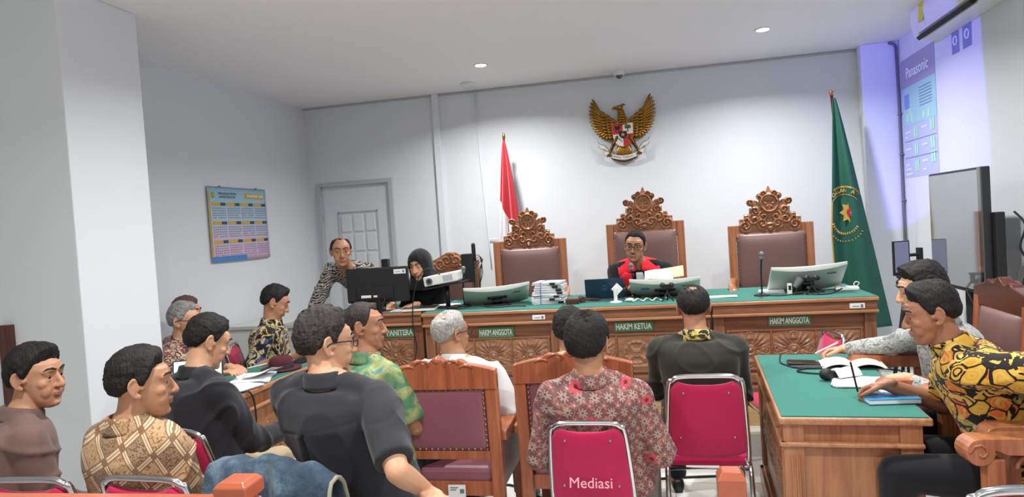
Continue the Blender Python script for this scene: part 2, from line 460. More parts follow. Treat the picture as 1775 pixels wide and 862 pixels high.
# door
door = empty('door_1', (0, 0, 0)); door['kind'] = 'structure'
b = MB(); b.bb(DX0, DX1, BACK_Y + .01, BACK_Y + .05, 0.34, DZ)
leaf = b.build('door_leaf', M['door_paint'], door, bevel=0.003)
b = MB()
b.bb(DX0 - .045, DX0, BACK_Y - .03, BACK_Y + .06, 0, DZ + .045); b.bb(DX1, DX1 + .045, BACK_Y - .03, BACK_Y + .06, 0, DZ + .045)
b.bb(DX0, DX1, BACK_Y - .03, BACK_Y + .06, DZ, DZ + .045)
b.build('door_frame', M['door_frame_paint'], door, bevel=0.004)
px0, px1 = DX0 + .19, DX0 + .60
b = MB()
for i in range(3):
    for j in range(6):
        x0 = px0 + (px1 - px0) * i / 3; x1 = px0 + (px1 - px0) * (i + 1) / 3; z1 = 1.84 - j * .205; z0 = z1 - .205
        b.bb(x0 + .014, x1 - .014, BACK_Y - .002, BACK_Y + .012, z0 + .014, z1 - .014)
b.build('door_panel', M['door_paint'], door, bevel=0.006)
b = MB(); o_ = .018
b.bb(px0 - .02, px1 + .02, BACK_Y - .001, BACK_Y + .012, 1.85, 1.862); b.bb(px0 - .02, px0 - .008, BACK_Y - .001, BACK_Y + .012, .60, 1.862); b.bb(px1 + .008, px1 + .02, BACK_Y - .001, BACK_Y + .012, .60, 1.862)
b.build('door_moulding', M['door_frame_paint'], door)
b = MB()
for z in (1.75, 1.0): b.tube([(DX0 - .004, BACK_Y - .012, z), (DX0 - .004, BACK_Y - .012, z + .09)], .007, 8)
b.build('door_hinge', M['steel'], door)
b = MB(); b.tube([(DX1 - .07, BACK_Y + .01, 1.15), (DX1 - .07, BACK_Y - .05, 1.15), (DX1 - .17, BACK_Y - .05, 1.15)], .009, 8)
b.build('door_handle', M['steel'], door)

# downlights
for i, (x, y) in enumerate(DOWNLIGHTS):
    lab = {0: 'small round recessed ceiling downlight, lit, left of the dome camera', 1: 'small round recessed ceiling downlight, lit, towards the right near the green flag',
           6: None}.get(i)
    t = empty('ceiling_downlight', (x, y, WALL_H), 0, lab or 'round recessed ceiling downlight over the public seats, number %s from the judges bench' % ('one' if i < 4 else 'two'), 'ceiling light')
    if i > 1: t['label'] = ['', '', 'lit round ceiling downlight above the left counsel table', 'lit round ceiling downlight above the right counsel table', 'lit round ceiling downlight above the left public seats', 'lit round ceiling downlight above the right public seats', 'lit round ceiling downlight near the wall calendar'][i]
    b = MB(); b.lathe([(.047, .004), (.062, .004), (.064, -.004), (.058, -.008), (.047, -.006)], n=32)
    b.rings([[(.047 * math.cos(a * PI / 16), .047 * math.sin(a * PI / 16), -.002) for a in range(32)], [(.047 * math.cos(a * PI / 16), .047 * math.sin(a * PI / 16), .004) for a in range(32)]])
    b.build('rim', M['white_plastic'], t, smooth=False)
    if 'lamp_lens' not in MATS:
        m, tt = base_mat('lamp_lens', 0.4)
        tt.b.inputs['Emission Color'].default_value = (1, .98, .95, 1); tt.b.inputs['Emission Strength'].default_value = 22.0
    b = MB(); b.lathe([(.0001, -.007), (.045, -.007), (.045, -.001), (.0001, -.001)], n=32); b.build('lens', M['lamp_lens'], t)
    area('downlight', (x, y, WALL_H - .02), (0, 0, 0), .1, DOWN_POWER, (1, .98, .95), shape='DISK', spread=150)

# ceiling dome camera and smoke detector
t = empty('dome_camera', (-0.30, 6.62, WALL_H), 0, 'small white dome security camera with dark lens on the ceiling above the eagle', 'security camera')
b = MB(); b.lathe([(.001, 0), (.052, 0), (.055, -.01), (.052, -.035), (.046, -.045), (.001, -.045)], n=28); b.build('housing', M['white_plastic'], t, smooth=False, auto=True)
b = MB(); b.ell((0, 0, -.043), (.034, .034, .034)); b.build('lens_dome', M['glass_black'], t, smooth=True)
b = MB(); b.lathe([(.001, 0), (.075, 0), (.078, -.008), (.062, -.024), (.05, -.034), (.001, -.034)], (-1.72, 6.45, WALL_H), n=28)
tag(b.build('smoke_detector', M['white_plastic'], auto=True), 'round white smoke detector on the ceiling left of the eagle', 'smoke detector')

# conduits
b = MB(); b.tube([(2.075, 6.63, 2.93), (2.08, 6.63, 2.5), (2.078, 6.635, 1.6), (2.075, 6.63, .4)], .011, 8)
b.tube([(2.02, 6.64, 2.975), (2.06, 6.635, 2.96), (2.075, 6.63, 2.93)], .013, 8)
for z in (2.35, 2.0, 1.6, 1.25): b.box((2.085, 6.63, z), (.03, .035, .014))
tag(b.build('cable_conduit', M['grey_plastic'], smooth=True), 'thin grey cable running down the corner beside the projected image', 'cable')
b = MB(); b.tube([(-1.74, 6.78, 2.97), (-1.735, 6.785, 2.3), (-1.70, 6.785, 1.45), (-1.69, 6.785, 1.2)], .007, 8)
b.tube([(-1.69, 6.785, 1.47), (-1.60, 6.78, 1.475)], .006, 6)
tag(b.build('wall_cable', M['wall_paint'], smooth=True), 'thin white cable trunk down the back wall left of the red and white flag', 'cable')

# air conditioner on the right wall
t = empty('air_conditioner', (RIGHT_X, 5.05, 2.90), R(-90), 'white wall mounted split air conditioner high on the right wall', 'air conditioner')
# local: x along wall (towards camera is +x... ), y out of the wall
def ACP(): return [(0, -.14), (.16, -.14), (.205, -.10), (.225, 0), (.215, .11), (.19, .13), (0, .13)]
b = MB(); prof = [(-y, z) for y, z in ACP()]
b.prism(prof, -.62, .44, 'YZ'); b.build('casing', M['white_plastic'], t, bevel=.008)
b = MB()
for k in range(4): b.box((-.09, -(.17 + k * .012), -.143 + k * .012), (.86, .012, .002), (R(35), 0, 0))
b.build('louver', M['grey_plastic'], t)
b = MB(); b.box((-.09, -.185, -.125), (.88, .055, .03), (R(38), 0, 0)); b.build('outlet', M['black_matte'], t)
b = MB(); b.box((-.40, -.224, .02), (.085, .004, .13), (R(-5), 0, 0)); plain('sticker_yellow', '#d9cf3c', .5, var=.3, nscale=60); b.build('rating_sticker', M['sticker_yellow'], t)['label'] = 'yellow and green energy sticker'
plain('sticker_cyan', '#5ec0c6', .5)
b = MB(); b.box((-.40, -.2262, -.015), (.07, .003, .04), (R(-5), 0, 0)); b.build('sticker_band', M['sticker_cyan'], t)

# ------------------------------------------------------------------ projector on the ceiling and its beam
LP = Vector((-1.6, 1.5, 2.5))
t = empty('ceiling_projector', (LP.x - .16, LP.y - .16, 2.48), R(-45), 'white projector hung from the ceiling over the public seats', 'projector')
b = MB(); b.box((0, 0, .02), (.32, .26, .1)); b.build('casing', M['white_plastic'], t, bevel=.012)
b = MB(); b.tube([(0, 0, .07), (0, 0, WALL_H - 2.48)], .018, 12); b.build('ceiling_rod', M['grey_plastic'], t)
# picture edges: points where the four edge planes of the beam cross ceiling, pillar and wall
EDGES = [((1.686, 6.596, 2.985), (1.941, 6.65, 1.344)), ((1.686, 6.596, 2.985), (1.917, 5.409, 2.985)), ((2.1, 5.01, 1.787), (2.1, 5.076, 2.638)), ((2.1, 5.01, 1.787), (1.941, 6.65, 1.344))]
cdir = (Vector((2.05, 5.9, 2.1)) - LP).normalized()
l = bpy.data.lights.new('projector_beam', 'SPOT'); l.energy = 1100; l.color = (1, 1, 1); l.shadow_soft_size = .012; l.spot_size = R(60); l.spot_blend = 0
lo = bpy.data.objects.new('projector_beam', l); col.objects.link(lo); lo.location = LP
lo.rotation_euler = cdir.to_track_quat('-Z', 'Y').to_euler()
l.use_nodes = True; nt = l.node_tree; em = nt.nodes['Emission']
ge = nt.nodes.new('ShaderNodeNewGeometry')
acc = None
for i in range(4):
    n_ = (Vector(EDGES[i][0]) - LP).cross(Vector(EDGES[i][1]) - LP).normalized()
    if n_.dot(cdir) < 0: n_ = -n_
    vm = nt.nodes.new('ShaderNodeVectorMath'); vm.operation = 'DOT_PRODUCT'; nt.links.new(ge.outputs['Incoming'], vm.inputs[0]); vm.inputs[1].default_value = n_
    mr = nt.nodes.new('ShaderNodeMapRange'); mr.inputs[1].default_value = -.002; mr.inputs[2].default_value = .004
    nt.links.new(vm.outputs['Value'], mr.inputs[0])
    if acc is None: acc = mr.outputs[0]
    else:
        mm = nt.nodes.new('ShaderNodeMath'); mm.operation = 'MULTIPLY'; nt.links.new(acc, mm.inputs[0]); nt.links.new(mr.outputs[0], mm.inputs[1]); acc = mm.outputs[0]
nt.links.new(acc, em.inputs['Strength']); em.inputs['Color'].default_value = (.15, .12, 1.0, 1)
# ------------------------------------------------------------------ emblem, flags, calendar
def build_emblem():
    t = empty('eagle_emblem', (-0.30, BACK_Y - .03, 2.405), 0, 'gilded eagle coat of arms with shield and ribbon on the back wall', 'wall emblem')
    def P(px, py): return ((px - 436) * .00128 , (530 - py) * .00128)
    tips = [(.275, .365), (.292, .335), (.305, .30), (.313, .262), (.316, .225), (.315, .187), (.309, .15), (.300, .114), (.287, .08), (.272, .05), (.254, .022), (.233, -.003), (.21, -.024), (.184, -.04), (.156, -.05), (.128, -.052), (.104, -.044)]
    for sg in (-1, 1):
        b = MB(); n = len(tips)
        for i, (tx, tz) in enumerate(tips):
            f = i / (n - 1)
            rx = .155 - .075 * f; rz = .155 - .13 * f
            if i < 3: rx += .03; rz += .03
            pts = [(sg * rx, -.012, rz), (sg * (rx * .45 + tx * .55), -.02 - .004 * (i % 2), rz * .45 + tz * .55 - .004), (sg * tx, -.008, tz)]
            b.tube(catmull(pts, 4), [.006, .010, .0125, .0135, .014, .0135, .0125, .010, .004], 8, round_=False, flat=.55, up=(0, 1, 0))
        # coverts
        for k in range(9):
            f = k / 8; rx = .10 + .10 * (1 - f); 
            for q in range(3):
                x = .075 + .045 * q * (1 - .2 * f) + .02 * (1 - f); z = .15 - .17 * f + .035 * q * (1 - f)
                b.ell((sg * x, -.03, z), (.030, .010, .014), 8, 6, Matrix.Rotation(sg * R(-25 + 40 * f), 3, 'Y'))
        # leading edge
        b.tube(catmull([(sg * .05, -.03, .10), (sg * .10, -.032, .15), (sg * .17, -.03, .20), (sg * .235, -.02, .275), (sg * .275, -.01, .365)], 4), [.018] * 6 + [.015] * 6 + [.012] * 4 + [.004], 8, flat=.7)
        b.build('wing', M['brass'], t, smooth=True)
    b = MB()
    b.tube([(0, -.02, -.03), (0, -.03, .05), (0, -.034, .12), (-.004, -.034, .17), (-.012, -.036, .21), (-.016, -.038, .245)], [.075, .075, .058, .036, .027, .026], 16, round_=True, flat=.26)
    b.ell((-.022, -.04, .255), (.034, .022, .026)); b.tube([(.0, -.04, .272), (.025, -.038, .282), (.04, -.036, .278)], [.014, .009, .002], 8)
    b.tube(catmull([(-.045, -.04, .258), (-.07, -.04, .258), (-.088, -.04, .245), (-.09, -.04, .235)], 4), [.014, .013, .012, .011, .010, .009, .008, .007, .006, .005, .004, .003, .0015], 8)
    b.tube([(-.045, -.04, .245), (-.075, -.04, .240)], [.008, .002], 8)
    for r_ in range(6):
        for q in range(5):
            a = (q - 2) * .4; zz = .10 + r_ * .024; wd = .05 - r_ * .004
            b.ell((math.sin(a) * wd - .01 * (r_ / 6), -.036 - math.cos(a) * wd * .55, zz), (.012, .006, .014), 6, 5)
    b.build('body', M['brass'], t, smooth=True)
    # tail
    b = MB()
    for k in range(8):
        x = (k - 3.5) * .021
        b.tube([(x * .45, -.018, -.10), (x * .8, -.022, -.16), (x, -.018, -.215 + abs(k - 3.5) * .004)], [.012, .015, .008], 8, round_=True, flat=.5)
    b.build('tail', M['brass'], t, smooth=True)
    for sg in (-1, 1):
        b = MB(); b.tube(catmull([(sg * .06, -.03, -.03), (sg * .09, -.032, -.08), (sg * .115, -.035, -.13), (sg * .135, -.036, -.175)], 4), [.034] * 3 + [.03] * 3 + [.022] * 3 + [.014] * 4, 10, round_=True, flat=.7)
        for k in (-1, 0, 1):
            b.tube([(sg * .135, -.04, -.175), (sg * .142 + k * .017, -.05, -.19), (sg * .142 + k * .02, -.048, -.208)], [.008, .008, .003], 6, round_=True)
        b.build('leg', M['brass_dark'], t, smooth=True)
    # ribbon
    def rib(u): # u -1..1
        x = u * .185; z = -.222 + .055 * u * u * 1.1
        return x, z
    def RS(u, v):
        a, z = rib(u * 2 - 1); return (a, -.040 - .004 * math.cos(3 * a), z + (v - .5) * .040)
    b = MB(); b.sheet(RS, 24, 2, .004)
    for sg in (-1, 1):
        def RE(u, v, sg=sg):
            x = sg * (.150 + u * .095); z = -.150 + u * .085 + .012 * math.sin(u * 6)
            return (x, -.030 - .006 * math.sin(u * 5), z + (v - .5) * .042 - .0 * u)
        b.sheet(RE, 12, 2, .004)
    plain('ribbon_white', '#d8d7cf', .5); b.build('ribbon', M['ribbon_white'], t, smooth=False)
    b = MB()
    for v in (-.021, .021):
        b.tube([(rib(k / 10 - 1)[0], -.044, rib(k / 10 - 1)[1] + v) for k in range(21)], .002, 6)
        for sg in (-1, 1): b.tube([(sg * (.150 + u * .095), -.036 - .006 * math.sin(u * 5), -.150 + u * .085 + .012 * math.sin(u * 6) + v) for u in (0, .2, .4, .6, .8, 1)], .002, 6)
    b.build('ribbon_edge', M['brass_dark'], t)
    s_ = 'BHINNEKA TUNGGAL IKA'
    for i, ch in enumerate(s_):
        if ch == ' ': continue
        u = (i - 9.5) / 10.5; x, z = rib(u * .86)
        o = text('letter', ch, .024, M['black_matte'], t, Matrix.Translation((x, -.0465, z)) @ Matrix.Rotation(-math.atan(.12 * 2 * u * .6), 4, 'Y') @ FACE_CAM, .0004)
    # shield: quartered
    def outline(s_=1.0, n=14):
        pts = [(-.095, .10), (.095, .10), (.095, .01)]
        for k in range(1, n): 
            f = k / n; pts.append((.095 * math.cos(f * PI / 2) ** .8, .01 - .125 * math.sin(f * PI / 2)))
        pts.append((0, -.118))
        for k in range(n - 1, 0, -1):
            f = k / n; pts.append((-.095 * math.cos(f * PI / 2) ** .8, .01 - .125 * math.sin(f * PI / 2)))
        pts.append((-.095, .01)); return [(a * s_, c * s_) for a, c in pts]
    b = MB(); b.prism(outline(1.06), -.052, -.03); b.build('shield_rim', M['brass'], t, bevel=.002)
    m, tt = base_mat('shield_quarters', .45); X_, Y_, Z_ = tt.xyz(tt.coord())
    ck = tt.math('GREATER_THAN', tt.math('MULTIPLY', X_, Z_), 0.0)   # opposite quarters share a colour
    tt.set(tt.b.inputs['Base Color'], tt.mix(ck, hexc('#b5202f'), hexc('#dedad2')))
    b = MB(); b.prism(outline(), -.056, -.05); b.build('shield', M['shield_quarters'], t)
    b = MB(); b.prism([(-.037, .026), (.037, .026), (.037, -.012), (.02, -.034), (0, -.044), (-.02, -.034), (-.037, -.012)], -.060, -.054); b.build('inner_shield', M['black_matte'], t)
    b = MB(); b.prism([((.024 if k % 2 == 0 else .010) * math.sin(k * PI / 5), (.024 if k % 2 == 0 else .010) * math.cos(k * PI / 5) - .006) for k in range(10)], -.063, -.058); b.build('star', M['gold_thread'], t)
    plain('leaf_green', '#3e5a3a', .6)
    b = MB(); b.ell((.048, -.057, .068), (.030, .004, .018)); b.ell((.034, -.057, .058), (.014, .004, .01)); b.ell((.062, -.057, .058), (.014, .004, .01)); b.box((.048, -.057, .036), (.008, .004, .034)); b.build('tree_charge', M['leaf_green'], t, smooth=True)
    b = MB(); b.ell((-.05, -.057, .06), (.024, .004, .015)); b.box((-.063, -.057, .038), (.006, .004, .03)); b.box((-.037, -.057, .038), (.006, .004, .03))
    b.tube([(-.075, -.057, .072), (-.066, -.057, .078), (-.06, -.057, .068)], .004, 6); b.tube([(-.025, -.057, .072), (-.034, -.057, .078), (-.04, -.057, .068)], .004, 6); b.build('bull_charge', M['black_matte'], t, smooth=True)
    b = MB()
    for k in range(5): b.ell((-.062 + k * .012, -.057, -.02 - k * .012), (.004, .003, .011), 6, 6)
    b.build('rice_charge', M['leaf_green'], t, smooth=True)
    b = MB()
    for k in range(6):
        a = k / 6; b.tube([(.03 + .008 * k + .006 * math.cos(q * PI / 4), -.058, -.03 - .004 * k + .006 * math.sin(q * PI / 4)) for q in range(8)], .0016, 5, loop=True)
    b.build('chain_charge', M['brass'], t, smooth=True)
    # twig clump under the ribbon
    b = MB()
    for k in range(13): b.ell(((k - 6) * .019, -.02, -.258 + .012 * (abs(k - 6) / 6) ** 2 * 3), (.010, .008, .009), 8, 6)
    b.build('lower_garland', M['brass_dark'], t, smooth=True)
build_emblem()

def flag_cloth(name, t, fn, mat, nu=40, nv=60, th=.004):
    b = MB(); b.sheet(fn, nu, nv, th); return b.build(name, mat, t, smooth=True)
# red and white flag hanging along its pole
t = empty('national_flag', (-1.44, 6.45, .33), 0, 'red over white national flag hanging on a pole behind the left judge chair', 'flag')
b = MB(); b.tube([(-.01, 0, 0), (.035, 0, 2.10)], .012, 10); b.build('pole', M['dark_wood'], t, smooth=True)
b = MB(); b.ell((.036, 0, 2.12), (.014, .014, .035)); b.build('finial', M['brass'], t, smooth=True)
b = MB(); b.lathe([(.001, 0), (.15, 0), (.14, .03), (.03, .05), (.001, .06)], n=24); b.build('base', M['dark_wood'], t, smooth=False)
def redf(u, v):     # v 0 top .. 1 bottom ; u across folds
    z = 2.075 - v * 1.35
    w0 = .015 + .21 * min(1, v * 1.25) ** .8
    x = .035 - .02 * v + (u - .42) * w0 * 1.15
    y = -.02 + .035 * math.sin(u * 13 + v * 2) * min(1, v * 3 + .1)
    return (x, y, z)
m, tt = base_mat('red_white_cloth', .75, 0, .2, 0, .2); X_, Y_, Z_ = tt.xyz(tt.coord())
edge = tt.math('ADD', tt.math('MULTIPLY', X_, 2.4), tt.math('MULTIPLY', Z_, 1.0))
tt.set(tt.b.inputs['Base Color'], tt.mix(tt.math('GREATER_THAN', edge, 1.42), hexc('#e0e0e6'), hexc('#b9152c')))
flag_cloth('cloth', t, redf, M['red_white_cloth'])
# green court flag
t = empty('court_flag', (1.56, 6.35, .33), 0, 'tall dark green court flag with a round gold emblem, on a pole at the right', 'flag')
b = MB(); b.tube([(.03, .045, 0), (-.075, .045, 2.215)], .012, 10); b.build('pole', M['dark_wood'], t, smooth=True)
b = MB(); b.lathe([(.001, 0), (.018, 0), (.012, .02), (.02, .035), (.001, .05)], (-.077, .045, 2.2), 12); b.build('finial', M['orange_wood'], t, smooth=True)
b = MB(); b.lathe([(.001, 0), (.15, 0), (.14, .03), (.03, .05), (.001, .06)], n=24); b.build('base', M['dark_wood'], t)
def gx(v): # left edge, right edge at fraction v
    zl = 2.17 - v * 1.95
    L = -.085 - .10 * min(1, v * 1.7) + .05 * v; Rr = -.06 + .36 * v ** .92
    return L, Rr, zl
def gy(u, v): return -.02 - .03 * math.sin(u * 9 + 1.0 + v) * min(1, v * 2.5 + .05) - .02 * v
def greenf(u, v):
    L, Rr, z = gx(v); return (L + (Rr - L) * u, gy(u, v), z)
flag_cloth('cloth', t, greenf, M['flag_green'])
def on_green(x, z, off=.006):   # point on the cloth at x,z
    v = (2.17 - z) / 1.95; L, Rr, _ = gx(v); u = (x - L) / (Rr - L); return (x, gy(u, v) - off, z)
def edge_r(z): v = (2.17 - z) / 1.95; return gx(v)
EC = (-.035, 1.165)    # emblem centre
def ring_pts(r, a0=0, a1=360, n=60):
    out = []
    for i in range(n + 1):
        a = R(a0 + (a1 - a0) * i / n); x, z = EC[0] + r * .92 * math.cos(a), EC[1] + r * 1.25 * math.sin(a)
        L, Rr, _ = edge_r(z)
        if L + .005 < x < Rr - .004: out.append(on_green(x, z))
        elif out: break
    return out
b = MB()
for r_ in (.205, .198, .150): 
    p = ring_pts(r_, 45, 405, 90)
    if len(p) > 2: b.tube(p, .0028, 5)
b.build('emblem_ring', M['gold_thread'], t)
def star_pts(cx_, cz_, r0, r1, n, y):
    return [((r0 if k % 2 == 0 else r1) * math.sin(k * PI / n) + cx_, (r0 if k % 2 == 0 else r1) * 1.2 * math.cos(k * PI / n) + cz_) for k in range(2 * n)]
sy = on_green(EC[0] + .02, EC[1] + .03)[1]
b = MB(); b.prism(star_pts(EC[0] + .045, EC[1] + .035, .085, .054, 8, 0), sy - .012, sy - .004); b.build('emblem_star', M['gold_thread'], t)
b = MB(); b.lathe([(.001, 0), (.036, 0), (.036, .004), (.001, .004)], (EC[0] + .05, sy - .018, EC[1] + .035), 20, Matrix.Rotation(R(90), 3, 'X')); b.build('emblem_disc', M['flag_red'], t)
plain('badge_blue', '#7f8fc4', .5)
b = MB(); b.lathe([(.001, 0), (.014, 0), (.014, .003), (.001, .003)], (EC[0] + .055, sy - .021, EC[1] + .03), 16, Matrix.Rotation(R(90), 3, 'X')); b.build('emblem_core', M['badge_blue'], t)
for i, ch in enumerate('PENGADILAN A'):
    a = 168 - i * 9.2; x = EC[0] + .176 * .92 * math.cos(R(a)); z = EC[1] + .176 * 1.25 * math.sin(R(a))
    if ch == ' ': continue
    L, Rr, _ = edge_r(z)
    if L + .012 < x < Rr - .01: text('letter', ch, .045, M['gold_thread'], t, Matrix.Translation(on_green(x, z, .01)) @ Matrix.Rotation(-R(a - 90), 4, 'Y') @ FACE_CAM, .001, bold=.0012)
b = MB()
for k in range(16):
    a = R(195 + k * 8.5)
    for rr, s_ in ((.118, .012), (.17, .008)):
        x = EC[0] + rr * .92 * math.cos(a); z = EC[1] + rr * 1.25 * math.sin(a); L, Rr, _ = edge_r(z)
        if L + .01 < x < Rr - .012:
            q = on_green(x, z, .007); b.ell(q, (s_, .002, s_ * .55), 8, 5, Matrix.Rotation(-a, 3, 'Y'))
b.build('emblem_wreath', M['gold_thread'], t, smooth=True)
b = MB(); b.sheet(lambda u, v: (lambda p: (p[0] - .004 + u * .010, p[1], p[2]))(on_green(gx((2.17 - (1.30 - v * .75)) / 1.95)[0] + .002, 1.30 - v * .75, .003)), 2, 20, .003); b.build('gold_fringe', M['gold_thread'], t)

# wall calendar on the left wall, slightly curled, tilted
m, tt = base_mat('calendar_paper', .6)
X_, Y_, Z_ = tt.xyz(tt.coord())
tt.set(tt.b.inputs['Base Color'], tt.ramp(tt.math('ADD', tt.math('DIVIDE', Z_, .63), 0.0), [(0, '#c9a9c4'), (.3, '#c3b6cf'), (.62, '#a9c3d4'), (1, '#8fbbd0')]))
t = empty('wall_calendar', (LEFT_X + .012, 5.49, 1.455), 0, 'pastel twelve month wall calendar hanging on the left wall', 'calendar')
def C(y, z, off=0.0): return (.006 + .008 * math.sin(3 * (y + .4)) * (1 - z / .63) + off, y, z)
b = MB(); b.sheet(lambda u, v: C(-.43 + .86 * u, .63 * v - .02 * (1 - v) * u * 0), 16, 12, .002); b.build('sheet', M['calendar_paper'], t, smooth=True)
def crect(mb, y0, y1, z0, z1, off): mb.sheet(lambda u, v: C(y0 + (y1 - y0) * u, z0 + (z1 - z0) * v, off), 4, 2, .001)
plain('cal_blue', '#4a7fc0', .6); plain('cal_yellow', '#c9a748', .6); plain('cal_dark', '#2e4a55', .6); plain('cal_grey', '#6f7d96', .7); plain('cal_red', '#b56a72', .7); plain('cal_gold', '#b29a4a', .6)
b = MB(); crect(b, -.43, .05, 0, .045, .002); b.build('footer_band', M['cal_blue'], t)
b = MB(); crect(b, -.43, -.405, .045, .60, .002); b.build('side_band', M['cal_gold'], t)
b = MB(); b.ell((.012, -.36, .565), (.002, .022, .026)); b.build('crest', M['cal_gold'], t, smooth=True)
TOWX = Matrix.Rotation(R(90), 4, 'Z') @ FACE_CAM    # text that faces +X
for z, s_ in ((.578, 'PENGADILAN NEGERI'), (.550, 'JAKARTA SELATAN')): text('heading', s_, .026, M['cal_dark'], t, Matrix.Translation((.016, -.17, z)) @ TOWX, .0005)
b = MB(); crect(b, .09, .385, .54, .59, .002); b.build('title_band', M['cal_yellow'], t)
text('title', 'KALENDER 2025', .034, M['sign_text'], t, Matrix.Translation((.018, .237, .565)) @ TOWX, .0006, bold=.001)
for i in range(4):
    for j in range(3):
        by = MB(); bd = MB(); bg_ = MB(); br_ = MB(); y0 = -.385 + i * .203; z0 = .475 - j * .16
        crect(by, y0, y0 + .115, z0, z0 + .026, .003); crect(bd, y0 + .115, y0 + .185, z0, z0 + .026, .003)
        for a in range(7):
            for c in range(5):
                if (a + c * 7 + i * 3) % 31 < 30:
                    mb = br_ if a == 0 else bg_
                    mb.box((.0105 + C(y0, z0)[0] - .006, y0 + .012 + a * .0265, z0 - .022 - c * .020), (.0012, .012, .007))
        by.build('month_band', M['cal_yellow'], t); bd.build('month_shade', M['cal_dark'], t); bg_.build('day_grid', M['cal_grey'], t); br_.build('sunday_grid', M['cal_red'], t)
b = MB()
for y in (-.27, .27): b.tube([(-.012, y, .632), (.02, y, .64)], .006, 8)
b.tube([(.006, -.43, .631), (.006, .43, .631)], .004, 6); b.build('hanger', M['steel'], t)

# projected phone-system slide, its light painted as coloured decals on the right wall (faces -X): y 5.85..6.60, z 1.79..2.79
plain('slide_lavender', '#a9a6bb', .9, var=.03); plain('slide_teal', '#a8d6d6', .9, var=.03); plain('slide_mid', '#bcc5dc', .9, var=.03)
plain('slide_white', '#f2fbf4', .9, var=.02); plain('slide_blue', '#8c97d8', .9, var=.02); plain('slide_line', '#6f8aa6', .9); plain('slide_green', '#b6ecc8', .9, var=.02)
t = empty('projected_slide_decal', (RIGHT_X, 6.60, 1.79), R(-90), 'projected phone instruction slide, its light painted as decals, headed by pale letters on the right wall', 'painted projection')
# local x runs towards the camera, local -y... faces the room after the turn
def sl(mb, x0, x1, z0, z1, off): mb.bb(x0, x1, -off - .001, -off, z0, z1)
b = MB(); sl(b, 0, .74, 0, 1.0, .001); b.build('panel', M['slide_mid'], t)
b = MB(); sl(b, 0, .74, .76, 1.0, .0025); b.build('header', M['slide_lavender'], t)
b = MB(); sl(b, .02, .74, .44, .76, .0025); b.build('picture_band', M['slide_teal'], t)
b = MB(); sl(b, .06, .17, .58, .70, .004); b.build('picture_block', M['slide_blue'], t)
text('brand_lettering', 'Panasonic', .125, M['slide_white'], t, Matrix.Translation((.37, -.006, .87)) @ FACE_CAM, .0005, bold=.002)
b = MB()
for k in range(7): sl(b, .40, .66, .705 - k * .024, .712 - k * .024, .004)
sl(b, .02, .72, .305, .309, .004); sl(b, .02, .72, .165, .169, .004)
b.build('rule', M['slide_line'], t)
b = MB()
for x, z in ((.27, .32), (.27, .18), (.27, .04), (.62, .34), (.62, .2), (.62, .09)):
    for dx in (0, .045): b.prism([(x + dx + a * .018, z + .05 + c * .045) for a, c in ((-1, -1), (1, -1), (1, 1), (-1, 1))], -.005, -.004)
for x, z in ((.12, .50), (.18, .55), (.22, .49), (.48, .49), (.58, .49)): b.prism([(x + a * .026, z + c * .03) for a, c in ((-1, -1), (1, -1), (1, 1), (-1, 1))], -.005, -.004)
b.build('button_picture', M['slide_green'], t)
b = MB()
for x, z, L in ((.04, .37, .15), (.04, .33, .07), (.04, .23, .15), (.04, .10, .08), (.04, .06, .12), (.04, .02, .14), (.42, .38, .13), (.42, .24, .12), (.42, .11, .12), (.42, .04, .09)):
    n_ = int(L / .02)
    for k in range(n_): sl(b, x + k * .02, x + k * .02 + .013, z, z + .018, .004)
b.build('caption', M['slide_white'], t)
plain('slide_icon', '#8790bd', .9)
t2 = empty('projected_icon_decals', (RIGHT_X, 5.42, 2.55), R(-90), 'two pale blue square icons, projected light painted as decals, by the air conditioner', 'painted projection')  # icons of the beam, painted as flat colour on the wall
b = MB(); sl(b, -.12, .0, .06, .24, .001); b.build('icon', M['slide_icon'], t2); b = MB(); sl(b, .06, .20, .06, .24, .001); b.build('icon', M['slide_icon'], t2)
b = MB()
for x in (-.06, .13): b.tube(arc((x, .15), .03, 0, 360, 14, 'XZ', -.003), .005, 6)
b.build('icon_mark', M['slide_white'], t2)

